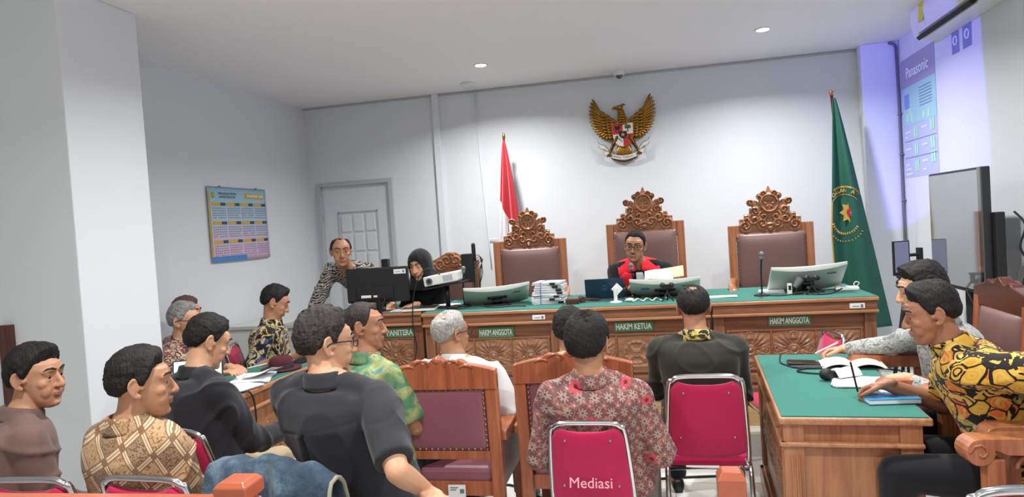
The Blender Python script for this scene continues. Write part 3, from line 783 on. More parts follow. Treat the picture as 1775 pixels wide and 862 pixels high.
# ------------------------------------------------------------------ judges bench
FY = 4.80     # front edge of the top
def sticker(parent, x, y, z, w_=.075, h_=.034, mtx=None):
    b = MB(); b.bb(x - w_ / 2, x + w_ / 2, y - .002, y, z - h_ / 2, z + h_ / 2); s_ = b.build('asset_sticker', M['paper'], parent)
    b = MB()
    for k in range(3): b.bb(x - w_ * .4, x + w_ * .1, y - .003, y - .002, z + h_ * (.22 - k * .2), z + h_ * (.27 - k * .2))
    b.bb(x + w_ * .22, x + w_ * .42, y - .003, y - .002, z - h_ * .3, z + h_ * .25)
    b.build('print', M['grey_plastic'], s_); return s_
def bench(x0, x1, plate, px, label, fy=FY, zt=1.0, panels=3, mid=False, stick=None, pscale=1.0, depth=.86, pz=.865):
    t = empty('judge_bench', ((x0 + x1) / 2, fy + .4, .33), 0, label, 'bench', 'desk units of the judges bench')
    ox, oy, oz = t.location
    def B(): m_ = MB(); m_.X = Matrix.Translation((-ox, -oy, -oz)); return m_
    bf = fy + .07
    b = B(); b.bb(x0 + .02, x1 - .02, bf, bf + .03, .33, zt - .03); b.bb(x0 + .01, x0 + .05, bf, fy + depth - .05, .33, zt - .03); b.bb(x1 - .05, x1 - .01, bf, fy + depth - .05, .33, zt - .03)
    b.build('body', M['bench_wood'], t, bevel=.003)
    b = B(); b.bb(x0, x1, fy, fy + depth, zt - .028, zt - .004); b.build('top', M['edge_wood'], t, bevel=.006)
    b = B(); b.bb(x0 + .004, x1 - .004, fy + .012, fy + depth - .01, zt - .005, zt); b.build('cloth', M['green_cloth'], t)
    b = B(); b.bb(x0 + .008, x1 - .008, fy + .018, fy + .06, zt - .085, zt - .028); b.build('apron', M['bench_wood'], t, bevel=.004)
    b = B(); b.bb(x0 + .002, x1 - .002, fy + .002, fy + .075, zt - .105, zt - .085); b.build('moulding', M['edge_wood'], t, bevel=.006)
    for xx in (x0 + .045, x1 - .045):
        b = B(); b.bb(xx - .035, xx + .035, bf - .022, bf + .005, .42, zt - .105)
        for q in (-.015, 0, .015): b.tube([(xx + q, bf - .022, .44), (xx + q, bf - .022, zt - .15)], .004, 6)
        b.build('pilaster', M['bench_wood_v'], t, bevel=.003)
    b = B(); b.bb(x0, x1, bf - .03, bf + .02, .33, .42); b.bb(x0 + .005, x1 - .005, bf - .04, bf + .02, .33, .36); b.bb(x0 + .09, x1 - .09, bf - .012, bf + .01, .435, .50); b.build('plinth', M['bench_wood'], t, bevel=.005)
    # carved frieze
    cz0, cz1 = .535, .785; n = panels; wd = (x1 - x0 - .20) / n
    for k in range(n):
        cx_ = x0 + .10 + wd * (k + .5); hx = wd / 2 - .007; hz = (cz1 - cz0) / 2
        b = B()
        if mid and k == 1:
            def hf(X, Z, cx_=cx_):
                u = (X - cx_) / .13; v = (Z - (cz0 + cz1) / 2) / .12; r = np.hypot(u, v); a = np.arctan2(v, u)
                h = np.exp(-((r - .62) / .09) ** 2) * (.75 + .25 * np.cos(14 * a)) + .9 * np.exp(-((np.abs(np.sin(a - PI / 4)) * r) / .10) ** 2) * (r < .55) + .9 * np.exp(-((np.abs(np.sin(a + PI / 4)) * r) / .10) ** 2) * (r < .55)
                h = np.maximum(h, .8 * np.exp(-((v + .78) / .10) ** 2) * (np.abs(u) < .8)); h = np.maximum(h, np.exp(-((r - .2) / .07) ** 2))
                return .012 * np.clip(h, 0, 1.1)
        else:
            def hf(X, Z, cx_=cx_): return .020 * flower_h((X - cx_) / hx * .98, (Z - (cz0 + cz1) / 2) / hz * .98)
        relief(b, lambda X, Z: sd_box(X, Z, cx_, (cz0 + cz1) / 2, hx, hz), hf, cx_ - hx - .004, cx_ + hx + .004, cz0 - .004, cz1 + .004, .0055, .012, bf - .004)
        b.build('carved_panel', M['carved_wood'], t, smooth=False, fixn=False)
    b = B()
    for k in range(n + 1): xx = x0 + .10 + wd * k; b.bb(xx - .006, xx + .006, bf - .012, bf + .004, cz0, cz1)
    b.bb(x0 + .09, x1 - .09, bf - .012, bf + .004, cz1, cz1 + .012); b.bb(x0 + .09, x1 - .09, bf - .012, bf + .004, cz0 - .012, cz0)
    b.build('frieze_frame', M['bench_wood'], t, bevel=.002)
    if plate:
        wpl = .27 * pscale
        b = B(); b.bb(px - wpl / 2, px + wpl / 2, bf - .012, bf - .002, pz - .038, pz + .034); np_ = b.build('nameplate', M['sign_green'], t, bevel=.002)
        np_['label'] = 'green nameplate with pale lettering'
        lt_ = text('lettering', plate, .058, M['sign_text'], np_, Matrix.Translation((-ox, -oy, -oz)) @ face_cam(px, bf - .0135, pz), .0008, xs=.70 * pscale * (13 / max(len(plate), 11)), bold=.0016)
        vv = [v.co.x for v in lt_.data.vertices]; c_ = (min(vv) + max(vv)) / 2; k_ = .245 * pscale / (max(vv) - min(vv)); zz_ = [v.co.z for v in lt_.data.vertices]; dz_ = (pz - .002 - oz) - (min(zz_) + max(zz_)) / 2
        for v in lt_.data.vertices: v.co.x = (px - ox) + (v.co.x - c_) * k_; v.co.z += dz_
    if stick:
        s_ = MB(); s_.X = Matrix.Translation((-ox, -oy, -oz)); s_.bb(stick - .045, stick + .045, fy + .012, fy + .018, .925, .958); so = s_.build('asset_sticker', M['paper'], t)
        s_ = MB(); s_.X = Matrix.Translation((-ox, -oy, -oz)); s_.bb(stick + .02, stick + .035, fy + .010, fy + .012, .930, .950); s_.bb(stick - .03, stick + .01, fy + .010, fy + .012, .936, .940); s_.build('print', M['grey_plastic'], so)
    return t
bench(-1.755, -.725, 'HAKIM ANGGOTA', -1.21, 'carved wooden judge bench unit with green cloth, left HAKIM ANGGOTA plate', stick=-.88, pz=.838)
bench(-.722, .300, 'HAKIM KETUA', -.222, 'carved wooden middle judge bench unit with green cloth and HAKIM KETUA plate', mid=True, pz=.85)
bench(.303, 1.34, 'HAKIM ANGGOTA', .80, 'carved wooden judge bench unit with green cloth, right HAKIM ANGGOTA plate', stick=1.21, pz=.855)
bench(-2.60, -1.80, 'PANITERA II', -1.985, 'carved wooden clerk desk at the left end of the judges bench', fy=4.93, panels=2, pz=.84, depth=.62)

# ------------------------------------------------------------------ chairs
def judge_chair(loc, wd, zside, crest_s, label, panel='leather_brown', zseat=.45, arm=True, rz=0, crest=True):
    """faces -Y (towards the camera)"""
    t = empty('judge_chair', loc, rz, label, 'chair', 'high backed chairs behind the judges bench')
    h = zside; hw = wd / 2; pw = .062
    for s_ in (-1, 1):
        b = MB(); b.bb(s_ * hw - s_ * pw, s_ * hw, 0, .05, 0, h); b.build('post', M['chair_wood'], t, bevel=.005)
    b = MB(); b.bb(-hw + pw, hw - pw, .005, .045, h - .13, h - .0); b.bb(-hw + pw, hw - pw, .005, .045, .5, .56); b.build('rail', M['chair_wood'], t, bevel=.004)
    # padded leather
    iw = hw - pw - .004; z0, z1 = .56, h - (.07 if crest else .10)
    def PF(u, v):
        x = -iw + 2 * iw * u; z = z0 + (z1 - z0) * v; k = (1 - (2 * u - 1) ** 6) * (1 - (2 * v - 1) ** 8)
        return (x, -.006 - .030 * k, z)
    b = MB(); b.sheet(PF, 18, 24, .004); b.bb(-iw, iw, -.006, .03, z0, z1); b.build('backrest', M[panel], t, smooth=True)
    b = MB()
    for s_ in (-1, 1):
        n = int((z1 - z0) / .032)
        for k in range(n): b.ell((s_ * (iw - .006), -.008, z0 + .016 + k * .032), (.0055, .005, .0055), 6, 5)
    n = int(2 * iw / .032)
    for k in range(n): b.ell((-iw + .018 + k * .032, -.008, z1 - .006), (.0055, .005, .0055), 6, 5)
    b.build('stud_trim', M['stud'], t, smooth=True)
    if crest:
        c = crest_s
        def sdf(X, Z):
            x = np.abs(X) / c; z = (Z - h + .03) / c
            d = sd_box(x, z, 0, .025, .245, .055)
            d = np.minimum(d, sd_box(x, z, 0, .06, .205, .06)); d = np.minimum(d, sd_box(x, z, 0, .10, .160, .07)); d = np.minimum(d, sd_box(x, z, 0, .15, .115, .06))
            d = np.minimum(d, sd_circ(x, z, .150, .215, .030)); d = np.minimum(d, sd_circ(x, z, .115, .20, .032)); d = np.minimum(d, sd_circ(x, z, 0, .215, .082))
            d = np.minimum(d, sd_circ(x, z, .075, .262, .026)); d = np.minimum(d, sd_circ(x, z, .04, .285, .026)); d = np.minimum(d, sd_circ(x, z, 0, .295, .022))
            d = np.minimum(d, np.maximum(x * 1.6 + np.abs(z - .318) * .9 - .026, -1))
            return d * c
        def hf(X, Z):
            x = np.abs(X) / c; z = (Z - h + .03) / c
            g = np.zeros_like(x)
            for cx_, cz_, rr, tw in ((.150, .215, .036, 1), (.06, .035, .05, 1), (.125, .075, .05, -1), (.195, .02, .05, 1), (.19, .075, .035, -1), (.115, .145, .04, 1), (.05, .095, .045, -1), (.04, .285, .03, 1), (.08, .26, .025, -1), (.0, .0, .05, 1)):
                dx, dz = x - cx_, z - cz_; r = np.hypot(dx, dz); a = np.arctan2(dz, dx) * tw
                g = np.maximum(g, np.exp(-(r / rr) ** 4) * (.55 + .45 * np.sin(r / rr * 9 + a)))
            r = np.hypot(x, (z - .205) / 1.08)
            g = np.where(r < .080, .25, g); g = np.maximum(g, 1.1 * np.exp(-((r - .066) / .008) ** 2))
            a = np.arctan2(z - .205, X / c)
            g = np.maximum(g, .8 * np.exp(-((r - .028) / .016) ** 2) * (.6 + .4 * np.cos(6 * a)) * (r < .055))
            return .022 * g
        b = MB(); relief(b, sdf, hf, -.25 * c - .01, .25 * c + .01, h - .07, h + .345 * c, .0052, .022, .0)
        b.build('carved_crest', M['crest_wood'], t, fixn=False)
    b = MB(); b.bb(-hw + .02, hw - .02, -.50, .0, zseat - .09, zseat - .03); b.build('seat_frame', M['chair_wood'], t, bevel=.006)
    b = MB(); b.box((0, -.25, zseat), (2 * hw - .10, .47, .09)); b.build('seat', M[panel], t, bevel=.03)
    for s_ in (-1, 1):
        b = MB(); b.bb(s_ * hw - s_ * .055, s_ * hw, -.5, -.45, 0, .60); b.build('leg', M['chair_wood'], t, bevel=.004)
        b = MB(); b.tube(catmull([(s_ * (hw - .02), .0, .70), (s_ * (hw + .01), -.2, .685), (s_ * (hw + .03), -.42, .69), (s_ * (hw + .03), -.53, .66), (s_ * (hw + .03), -.54, .60)], 5), [.03] * 14 + [.034] * 5 + [.03, .02], 10, round_=True, flat=.75)
        b.build('armrest', M['chair_wood'], t, smooth=True)
    return t
judge_chair((-1.145, 6.02, .33), .655, 1.135, .93, 'high backed carved chair, empty, behind the stack of bound papers')
judge_chair((-.133, 6.00, .33), .655, 1.225, .96, 'carved high backed chair the robed judge sits in')
judge_chair((.875, 5.98, .33), .665, 1.15, .98, 'carved high backed chair, empty, beside the green flag')
# clerk's chair: plain arched back
t = judge_chair((-1.86, 5.98, .33), .50, .98, 1.0, 'small arched wooden chair behind the woman in the black headscarf', crest=False)
t.name = 'clerk_chair'
b = MB()
def sdf_a(X, Z): return np.maximum(np.abs(X) - .25, Z - (.985 + .085 * np.exp(-(X / .13) ** 2)) ) * .8 + np.maximum(0, .86 - Z)
def hf_a(X, Z):
    g = np.zeros_like(X)
    for cx_, cz_, rr in ((.04, .99, .05), (.10, .96, .05), (0, 1.03, .04), (.16, .94, .04)):
        r = np.hypot(np.abs(X) - cx_, Z - cz_); g = np.maximum(g, np.exp(-(r / rr) ** 4) * (.5 + .5 * np.sin(r / rr * 9 + np.arctan2(Z - cz_, np.abs(X) - cx_))))
    return .014 * g
relief(b, sdf_a, hf_a, -.255, .255, .87, 1.09, .007, .03, -.005); b.build('carved_crest', M['crest_wood'], t, fixn=False)

def red_chair(loc, rz, label, scale=1.0, mediasi=False, brandplate=False):
    """banquet chair, faces local +Y, so its back is towards local -Y"""
    t = empty('banquet_chair', loc, rz, label, 'chair', 'red banquet chairs with chrome frames'); t.scale = (scale,) * 3
    def yb(z): return -.215 - .115 * (z - .48) / .40       # the back leans
    zt, zb = .875, .485; wt, wb = .150, .182
    b = MB(); pts = [(-wb * .92, yb(zb - .03) + .01, zb - .03), (-wb, yb(zb), zb), (-(wt + .012), yb(zt - .06), zt - .06), (-(wt - .008), yb(zt - .015), zt - .018), (-(wt - .045), yb(zt), zt - .002), (0, yb(zt), zt), (wt - .045, yb(zt), zt - .002), (wt - .008, yb(zt - .015), zt - .018), (wt + .012, yb(zt - .06), zt - .06), (wb, yb(zb), zb), (wb * .92, yb(zb - .03) + .01, zb - .03)]
    b.tube(catmull(pts, 4), .0115, 10, flat=1.0); b.build('back_frame', M['chrome'], t, smooth=True)
    # pad outline in x,z then bent
    out = []
    n = 16
    for i in range(n + 1):
        u = i / n; x = -(wt - .014) + 2 * (wt - .014) * u; e = abs(2 * u - 1)
        out.append((x, zt - .016 - .026 * (1 - e ** 3.0) * (1 if e < .97 else 1) - (.02 if e > .96 else 0)))
    side = [((wt + .004), zt - .06), (wb - .006, zb + .05), (wb - .012, zb + .012), (wb - .05, zb - .005)]
    bot = [(x, zb - .012) for x in (.08, 0, -.08)]
    out = out + side + bot + [(-a, c) for a, c in side[::-1]]
    bm_ = bmesh.new()
    cx_ = 0; cz_ = (zt + zb) / 2
    layers = []
    for off, ins in ((.012, .012), (.004, .002), (-.012, 0.0), (-.026, .006), (-.031, .022)):
        ring = []
        for a, c in out:
            k = math.hypot(a, c - cz_); q = max(0, 1 - ins / k); a2 = a * q; c2 = cz_ + (c - cz_) * q
            ring.append(bm_.verts.new((a2, yb(c2) - off * -1 * -1 + .0 if False else yb(c2) + off * .9 + .020 * (1 - (a2 / .18) ** 2) * .0, c2)))
        layers.append(ring)
    for l0, l1 in zip(layers, layers[1:]):
        for i in range(len(out)):
            j = (i + 1) % len(out); bm_.faces.new((l0[i], l0[j], l1[j], l1[i]))
    for l_, sg in ((layers[0], 1), (layers[-1], -1)):
        c_ = bm_.verts.new((0, yb(cz_) + (.014 if sg > 0 else -.034), cz_))
        for i in range(len(out)):
            j = (i + 1) % len(out); bm_.faces.new((c_, l_[i], l_[j]))
    bmesh.ops.recalc_face_normals(bm_, faces=bm_.faces)
    me = bpy.data.meshes.new('backrest'); bm_.to_mesh(me); bm_.free(); me.materials.append(M['red_fabric']); me.polygons.foreach_set('use_smooth', [True] * len(me.polygons))
    o = bpy.data.objects.new('backrest', me); col.objects.link(o); o.parent = t
    for x, z in ((-.098, zt - .075), (.098, zt - .075), (-.12, zb + .095), (.12, zb + .095)):
        b = MB(); b.ell((x, yb(z) - .031, z), (.006, .004, .006), 10, 8); b.build('rivet', M['steel'], t, smooth=True)
    b = MB(); b.box((0, -.0, .445), (.40, .40, .06)); b.build('seat', M['red_fabric'], t, bevel=.028)
    b = MB(); b.tube([(-.19, -.2, .41), (-.19, .2, .41), (.19, .2, .41), (.19, -.2, .41)], .010, 8, loop=True)
    for s_ in (-1, 1): b.tube([(s_ * .17, yb(zb - .02), zb - .03), (s_ * .19, -.19, .41)], .010, 8)
    b.build('seat_frame', M['chrome'], t, smooth=True)
    for s_ in (-1, 1):
        b = MB(); b.tube(catmull([(s_ * .185, -.15, .43), (s_ * .188, -.22, .38), (s_ * .19, -.255, .02)], 4), .0115, 10); b.tube([(s_ * .19, -.255, .0), (s_ * .19, -.255, .025)], .015, 10); b.build('leg', M['chrome'], t, smooth=True)
        b = MB(); b.tube(catmull([(s_ * .185, .12, .43), (s_ * .188, .19, .38), (s_ * .19, .22, .02)], 4), .0115, 10); b.tube([(s_ * .19, .22, .0), (s_ * .19, .22, .025)], .015, 10); b.build('leg', M['chrome'], t, smooth=True)
    if mediasi: text('lettering', 'Mediasi', .064, M['sign_pink'], t, Matrix.Translation((0.0, yb(.65) - .0345, .600)) @ Matrix.Rotation(R(-16), 4, 'X') @ FACE_CAM, .0006, bold=0)
    if brandplate:
        b = MB(); b.box((-.004, yb(.775) - .034, .805), (.05, .002, .012)); b.build('maker_plate', M['steel'], t, bevel=.001)
    return t
plain('sign_pink', '#e9a7b6', .7)
red_chair((-.33, 3.0, 0), R(0), 'red banquet chair lettered Mediasi behind the man in the mauve batik shirt', scale=.92, mediasi=True)
red_chair((.155, 3.50, 0), R(0), 'red banquet chair under the man in the dark olive shirt', brandplate=True)
red_chair((-2.10, 2.17, 0), R(4), 'red banquet chair at the far left under the man in the brown shirt')
red_chair((-1.64, 2.20, 0), R(-3), 'red banquet chair under the man in the lozenge patterned batik shirt')
red_chair((-1.86, 2.70, 0), R(-14), 'red banquet chair under the bent man in the long sleeved black shirt')
red_chair((.80, 2.10, 0), R(4), 'empty red banquet chair in the bottom right corner before the wooden armchairs', scale=1.06)
red_chair((.68, 4.42, 0), R(100), 'red banquet chair seen edge on in front of the right bench unit, by the table', scale=.95)
red_chair((-2.78, 4.55, 0), R(-70), 'dark red banquet chair under the man in the dark gold batik at the left table')
red_chair((-3.12, 3.98, 0), R(-85), 'red banquet chair under the grey haired man beside the column')
red_chair((-1.22, 2.30, 0), R(-8), 'red banquet chair under the man in the short sleeved black shirt')

def armchair(name, loc, rz, label, wood_='chair_wood_red', leather='leather_maroon', scroll=False, stick=False, wd=.52, tall=.0, crestw='chair_wood_red'):
    """heavy wooden armchair, faces local +Y"""
    t = empty(name, loc, rz, label, 'armchair', 'heavy wooden armchairs with studded leather')
    hw = wd / 2; H_ = .93 + tall; pw = .058
    def yb(z): return -.24 - .07 * max(0, z - .45)
    for s_ in (-1, 1):
        b = MB(); x = s_ * (hw - pw / 2)
        b.rings([[(x + a * pw / 2, yb(z) + c * .024, z) for a, c in ((-1, -1), (1, -1), (1, 1), (-1, 1))] for z in (.0, .3, .45, .7, H_)]); b.build('back_post', M[wood_], t, bevel=.005)
    iw = hw - pw
    def topz(x): 
        a = abs(x) / hw; return H_ + .015 + .055 * max(0, 1 - a * 1.05) ** .8 + (.012 * math.cos(a * 16) if a < .45 else 0)
    n = 36; top = [(-hw + 2 * hw * k / n, topz(-hw + 2 * hw * k / n)) for k in range(n + 1)]
    b = MB(); b.prism([(-hw, H_ - .075)] + top + [(hw, H_ - .075)], yb(H_) - .026, yb(H_) + .026); b.build('top_rail', M[crestw], t, bevel=.004)
    b = MB()
    for s_ in (-1, 1):
        b.tube([(s_ * (.07 + .035 * math.cos(a)), yb(H_) - .026, H_ + .045 + .018 * math.sin(a)) for a in (0, .8, 1.6, 2.4, 3.2, 4.0)], [.006, .007, .008, .008, .006, .004], 6)
        b.tube([(s_ * (.14 + .03 * math.cos(a)), yb(H_) - .026, H_ + .025 + .014 * math.sin(a)) for a in (0, .8, 1.6, 2.4, 3.2)], [.006, .007, .008, .006, .004], 6)
    b.ell((0, yb(H_) - .02, H_ + .062), (.022, .014, .018)); b.build('carving', M[crestw], t, smooth=True)
    zb, zt = .555, H_ - .07
    b = MB(); b.rings([[(a * iw, yb(z) + c * .014, z) for a, c in ((-1, -1), (1, -1), (1, 1), (-1, 1))] for z in (zb, (zb + zt) / 2, zt)])
    b.sheet(lambda u, v: (-iw + 2 * iw * u, yb(zb + (zt - zb) * v) - .012 - .010 * (1 - (2 * u - 1) ** 6) * (1 - (2 * v - 1) ** 6), zb + (zt - zb) * v), 14, 14, .004)
    b.sheet(lambda u, v: (-iw + 2 * iw * u, yb(zb + (zt - zb) * v) + .014 + .028 * (1 - (2 * u - 1) ** 6) * (1 - (2 * v - 1) ** 6), zb + (zt - zb) * v), 14, 14, .004)
    b.build('backrest', M[leather], t, smooth=True)
    b = MB()
    for k in range(15):
        x = -iw + .012 + (2 * iw - .024) * k / 14
        for z in (zb + .008, zt - .008): b.ell((x, yb(z) - .016, z), (.007, .005, .007), 6, 5)
    for k in range(1, 12):
        z = zb + (zt - zb) * k / 12
        for s_ in (-1, 1): b.ell((s_ * (iw - .010), yb(z) - .018, z), (.007, .005, .007), 6, 5)
    b.build('stud_trim', M['stud'], t, smooth=True)
    b = MB(); b.bb(-iw, iw, yb(.53) - .02, yb(.53) + .02, .515, .555); b.build('lower_rail', M[wood_], t, bevel=.003)
    b = MB(); b.bb(-iw - .01, iw + .01, -.24, .27, .33, .40); b.build('seat_rail', M[wood_], t, bevel=.004)
    b = MB(); b.box((0, .01, .43), (2 * iw, .50, .08)); b.build('seat', M[leather], t, bevel=.025)
    AH = .11 if scroll else 0
    for s_ in (-1, 1):
        b = MB(); b.bb(s_ * hw - s_ * .055, s_ * hw, .225, .28, 0, .62 + AH); b.build('front_leg', M[wood_], t, bevel=.004)
        b = MB(); xx = s_ * (hw - .015)
        if scroll:
            outl = [(-.25, .615), (-.25, .66), (-.1, .685), (.12, .69), (.26, .69)] + [(.30 + .045 * math.cos(R(a)), .645 + .045 * math.sin(R(a))) for a in range(90, -200, -20)] + [(.22, .635), (.1, .63)]
            outl = [(a, c + AH) for a, c in outl]
            b.prism(outl, xx - .042, xx + .042, 'YZ')
            for q in (-1, 1): b.tube([(xx + q * .043, .30 + (.034 - .0038 * k) * math.cos(k * .8), .645 + AH + (.034 - .0038 * k) * math.sin(k * .8)) for k in range(8)], .005, 6)
        else:
            outl = [(-.25, .60), (-.25, .645), (0, .655), (.2, .655), (.30, .65), (.33, .63), (.33, .60), (.29, .585), (.24, .60)]
            b.prism(outl, xx - .038, xx + .038, 'YZ')
        b.build('armrest', M[wood_], t, bevel=.006)
        if scroll:
            b = MB(); b.box((xx, -.02, .70 + AH), (.075, .26, .03)); b.build('arm_pad', M[leather], t, bevel=.012)
            b = MB(); b.bb(xx - .02, xx + .02, -.01, .03, .37, .64 + AH); b.build('arm_support', M[wood_], t, bevel=.003)
        else:
            b = MB(); b.bb(xx - .012, xx + .012, -.24, .23, .37, .60); b.build('side_panel', M[leather], t, bevel=.006)
    if stick: 
        b = MB(); b.bb(.0, .085, -.2445, -.2425, .325, .385); so = b.build('asset_sticker', M['paper'], t); b = MB(); b.bb(.058, .078, -.2465, -.2445, .345, .365); b.bb(.01, .05, -.2465, -.2445, .37, .374); b.bb(.01, .04, -.2465, -.2445, .36, .363); b.build('print', M['grey_plastic'], so)
    return t
armchair('witness_armchair', (-1.065, 3.36, 0), R(1), 'wooden armchair with maroon leather back under the grey haired man in white', stick=True, wd=.56)
armchair('witness_armchair', (-.44, 3.46, 0), R(0), 'wooden armchair with maroon leather back left of the Mediasi chair', wd=.56)
armchair('carved_armchair', (1.40, 2.98, 0), R(90), 'tall brown leather armchair with scrolled arms under the man in yellow batik', 'chair_wood', 'leather_brown', True, tall=.27, wd=.60, crestw='dark_wood')
armchair('carved_armchair', (1.27, 3.66, 0), R(88), 'wooden armchair with scrolled arms under the man in the pale grey batik', 'chair_wood_red', 'leather_brown', True, tall=.2, wd=.58, crestw='dark_wood')
armchair('carved_armchair', (1.30, 2.31, 0), R(94), 'empty scroll armed wooden chair at the right edge, nearest the bottom', 'chair_wood', 'leather_dark', True, tall=.2, wd=.56, crestw='dark_wood')

# ------------------------------------------------------------------ counsel tables
def counsel_table(name, loc, rz, L, W, H_, label, facing, plate=None, stick=False):
    """L along local x, W along local y; front carved side is local -Y"""
    t = empty(name, loc, rz, label, 'table')
    hl, hw = L / 2, W / 2
    b = MB(); b.bb(-hl, hl, -hw, hw, H_ - .035, H_ - .005); b.build('top', M['edge_wood'], t, bevel=.008)
    b = MB(); b.bb(-hl + .012, hl - .012, -hw + .012, hw - .012, H_ - .007, H_); b.build('cloth', M['green_cloth'], t, bevel=.002)
    b = MB(); b.bb(-hl + .035, hl - .035, -hw + .035, -hw + .06, .10, H_ - .035); b.bb(-hl + .035, -hl + .06, -hw + .035, hw - .05, .10, H_ - .035); b.bb(hl - .06, hl - .035, -hw + .035, hw - .05, .10, H_ - .035)
    b.build('body', M['table_wood'], t, bevel=.003)
    for x in (-1, 1):
        for y in (-1, 1):
            b = MB(); cx_, cy_ = x * (hl - .055), y * (hw - .055)
            if y == 1: cy_ = hw - .075
            b.bb(cx_ - .04, cx_ + .04, cy_ - .04, cy_ + .04, .10, H_ - .035)
            for q in (-.018, 0, .018):
                b.tube([(cx_ + q, cy_ + y * .04, .14), (cx_ + q, cy_ + y * .04, H_ - .16)], .005, 6); b.tube([(cx_ + x * .04, cy_ + q, .14), (cx_ + x * .04, cy_ + q, H_ - .16)], .005, 6)
            b.build('pilaster', M['table_wood'], t, bevel=.003)
    b = MB(); z = H_ - .125
    b.bb(-hl + .0, hl - .0, -hw + .002, -hw + .03, z, z + .018); b.bb(-hl + .002, -hl + .03, -hw, hw - .03, z, z + .018); b.bb(hl - .03, hl - .002, -hw, hw - .03, z, z + .018)
    b.build('moulding', M['edge_wood'], t, bevel=.006)
    b = MB(); b.bb(-hl, hl, -hw, -hw + .06, 0, .11); b.bb(-hl, -hl + .06, -hw, hw - .03, 0, .11); b.bb(hl - .06, hl, -hw, hw - .03, 0, .11); b.bb(-hl + .015, hl - .015, -hw + .015, -hw + .06, .11, .14); b.bb(-hl + .015, -hl + .06, -hw + .015, hw - .04, .11, .14)
    b.build('plinth', M['table_wood'], t, bevel=.005)
    for x in (-1, 1):       # carved blocks at the pilaster heads
        for (sx, sy, ax) in ((x * (hl - .055), -hw + .013, 0),):
            b = MB(); relief(b, lambda X, Z: sd_box(X, Z, sx, H_ - .072, .028, .028), lambda X, Z: .006 * flower_h((X - sx) / .026, (Z - H_ + .072) / .026), sx - .03, sx + .03, H_ - .102, H_ - .042, .004, .01, sy); b.build('carved_block', M['carved_wood'], t, fixn=False)
    # carved frieze on the front
    n = max(2, int(L / .28)); wdp = (L - .24) / n
    for k in range(n):
        cx_ = -hl + .12 + wdp * (k + .5); hx = wdp / 2 - .01
        b = MB(); relief(b, lambda X, Z: sd_box(X, Z, cx_, .42, hx, .13), lambda X, Z: .014 * flower_h((X - cx_) / hx, (Z - .42) / .13), cx_ - hx, cx_ + hx, .29, .55, .009, .012, -hw + .028); b.build('carved_panel', M['carved_wood'], t, fixn=False)
    if plate:
        px_, s_ = plate
        b = MB(); b.bb(px_ - .15, px_ + .15, -hw + .016, -hw + .03, H_ - .225, H_ - .135); p_ = b.build('nameplate', M['sign_green'], t, bevel=.002); p_['label'] = 'green nameplate with pale lettering'
        for q, ln in enumerate(s_): text('lettering', ln, .040, M['sign_text'], p_, face_cam(px_, -hw + .0145, H_ - .160 - q * .04), .0008, xs=.85, bold=.0015)
    if stick:
        b = MB(); b.bb(-hl + .033, -hl + .035, .0, .1, H_ - .26, H_ - .2); b.build('asset_sticker', M['paper'], t)
    return t
# right table: long side faces -X, short end towards the camera
TR = counsel_table('defence_table', (.735, 3.555, 0), R(-93), 1.28, .56, .76, 'long wooden table under green cloth in front of the man in yellow batik', -1)
TL = counsel_table('prosecutor_table', (-2.56, 3.82, 0), R(90), 1.22, .44, .76, 'wooden table under green cloth at the left, carrying hat and papers', 1, plate=(-.46, ['JAKSA PENUNTUT', 'UMUM']))
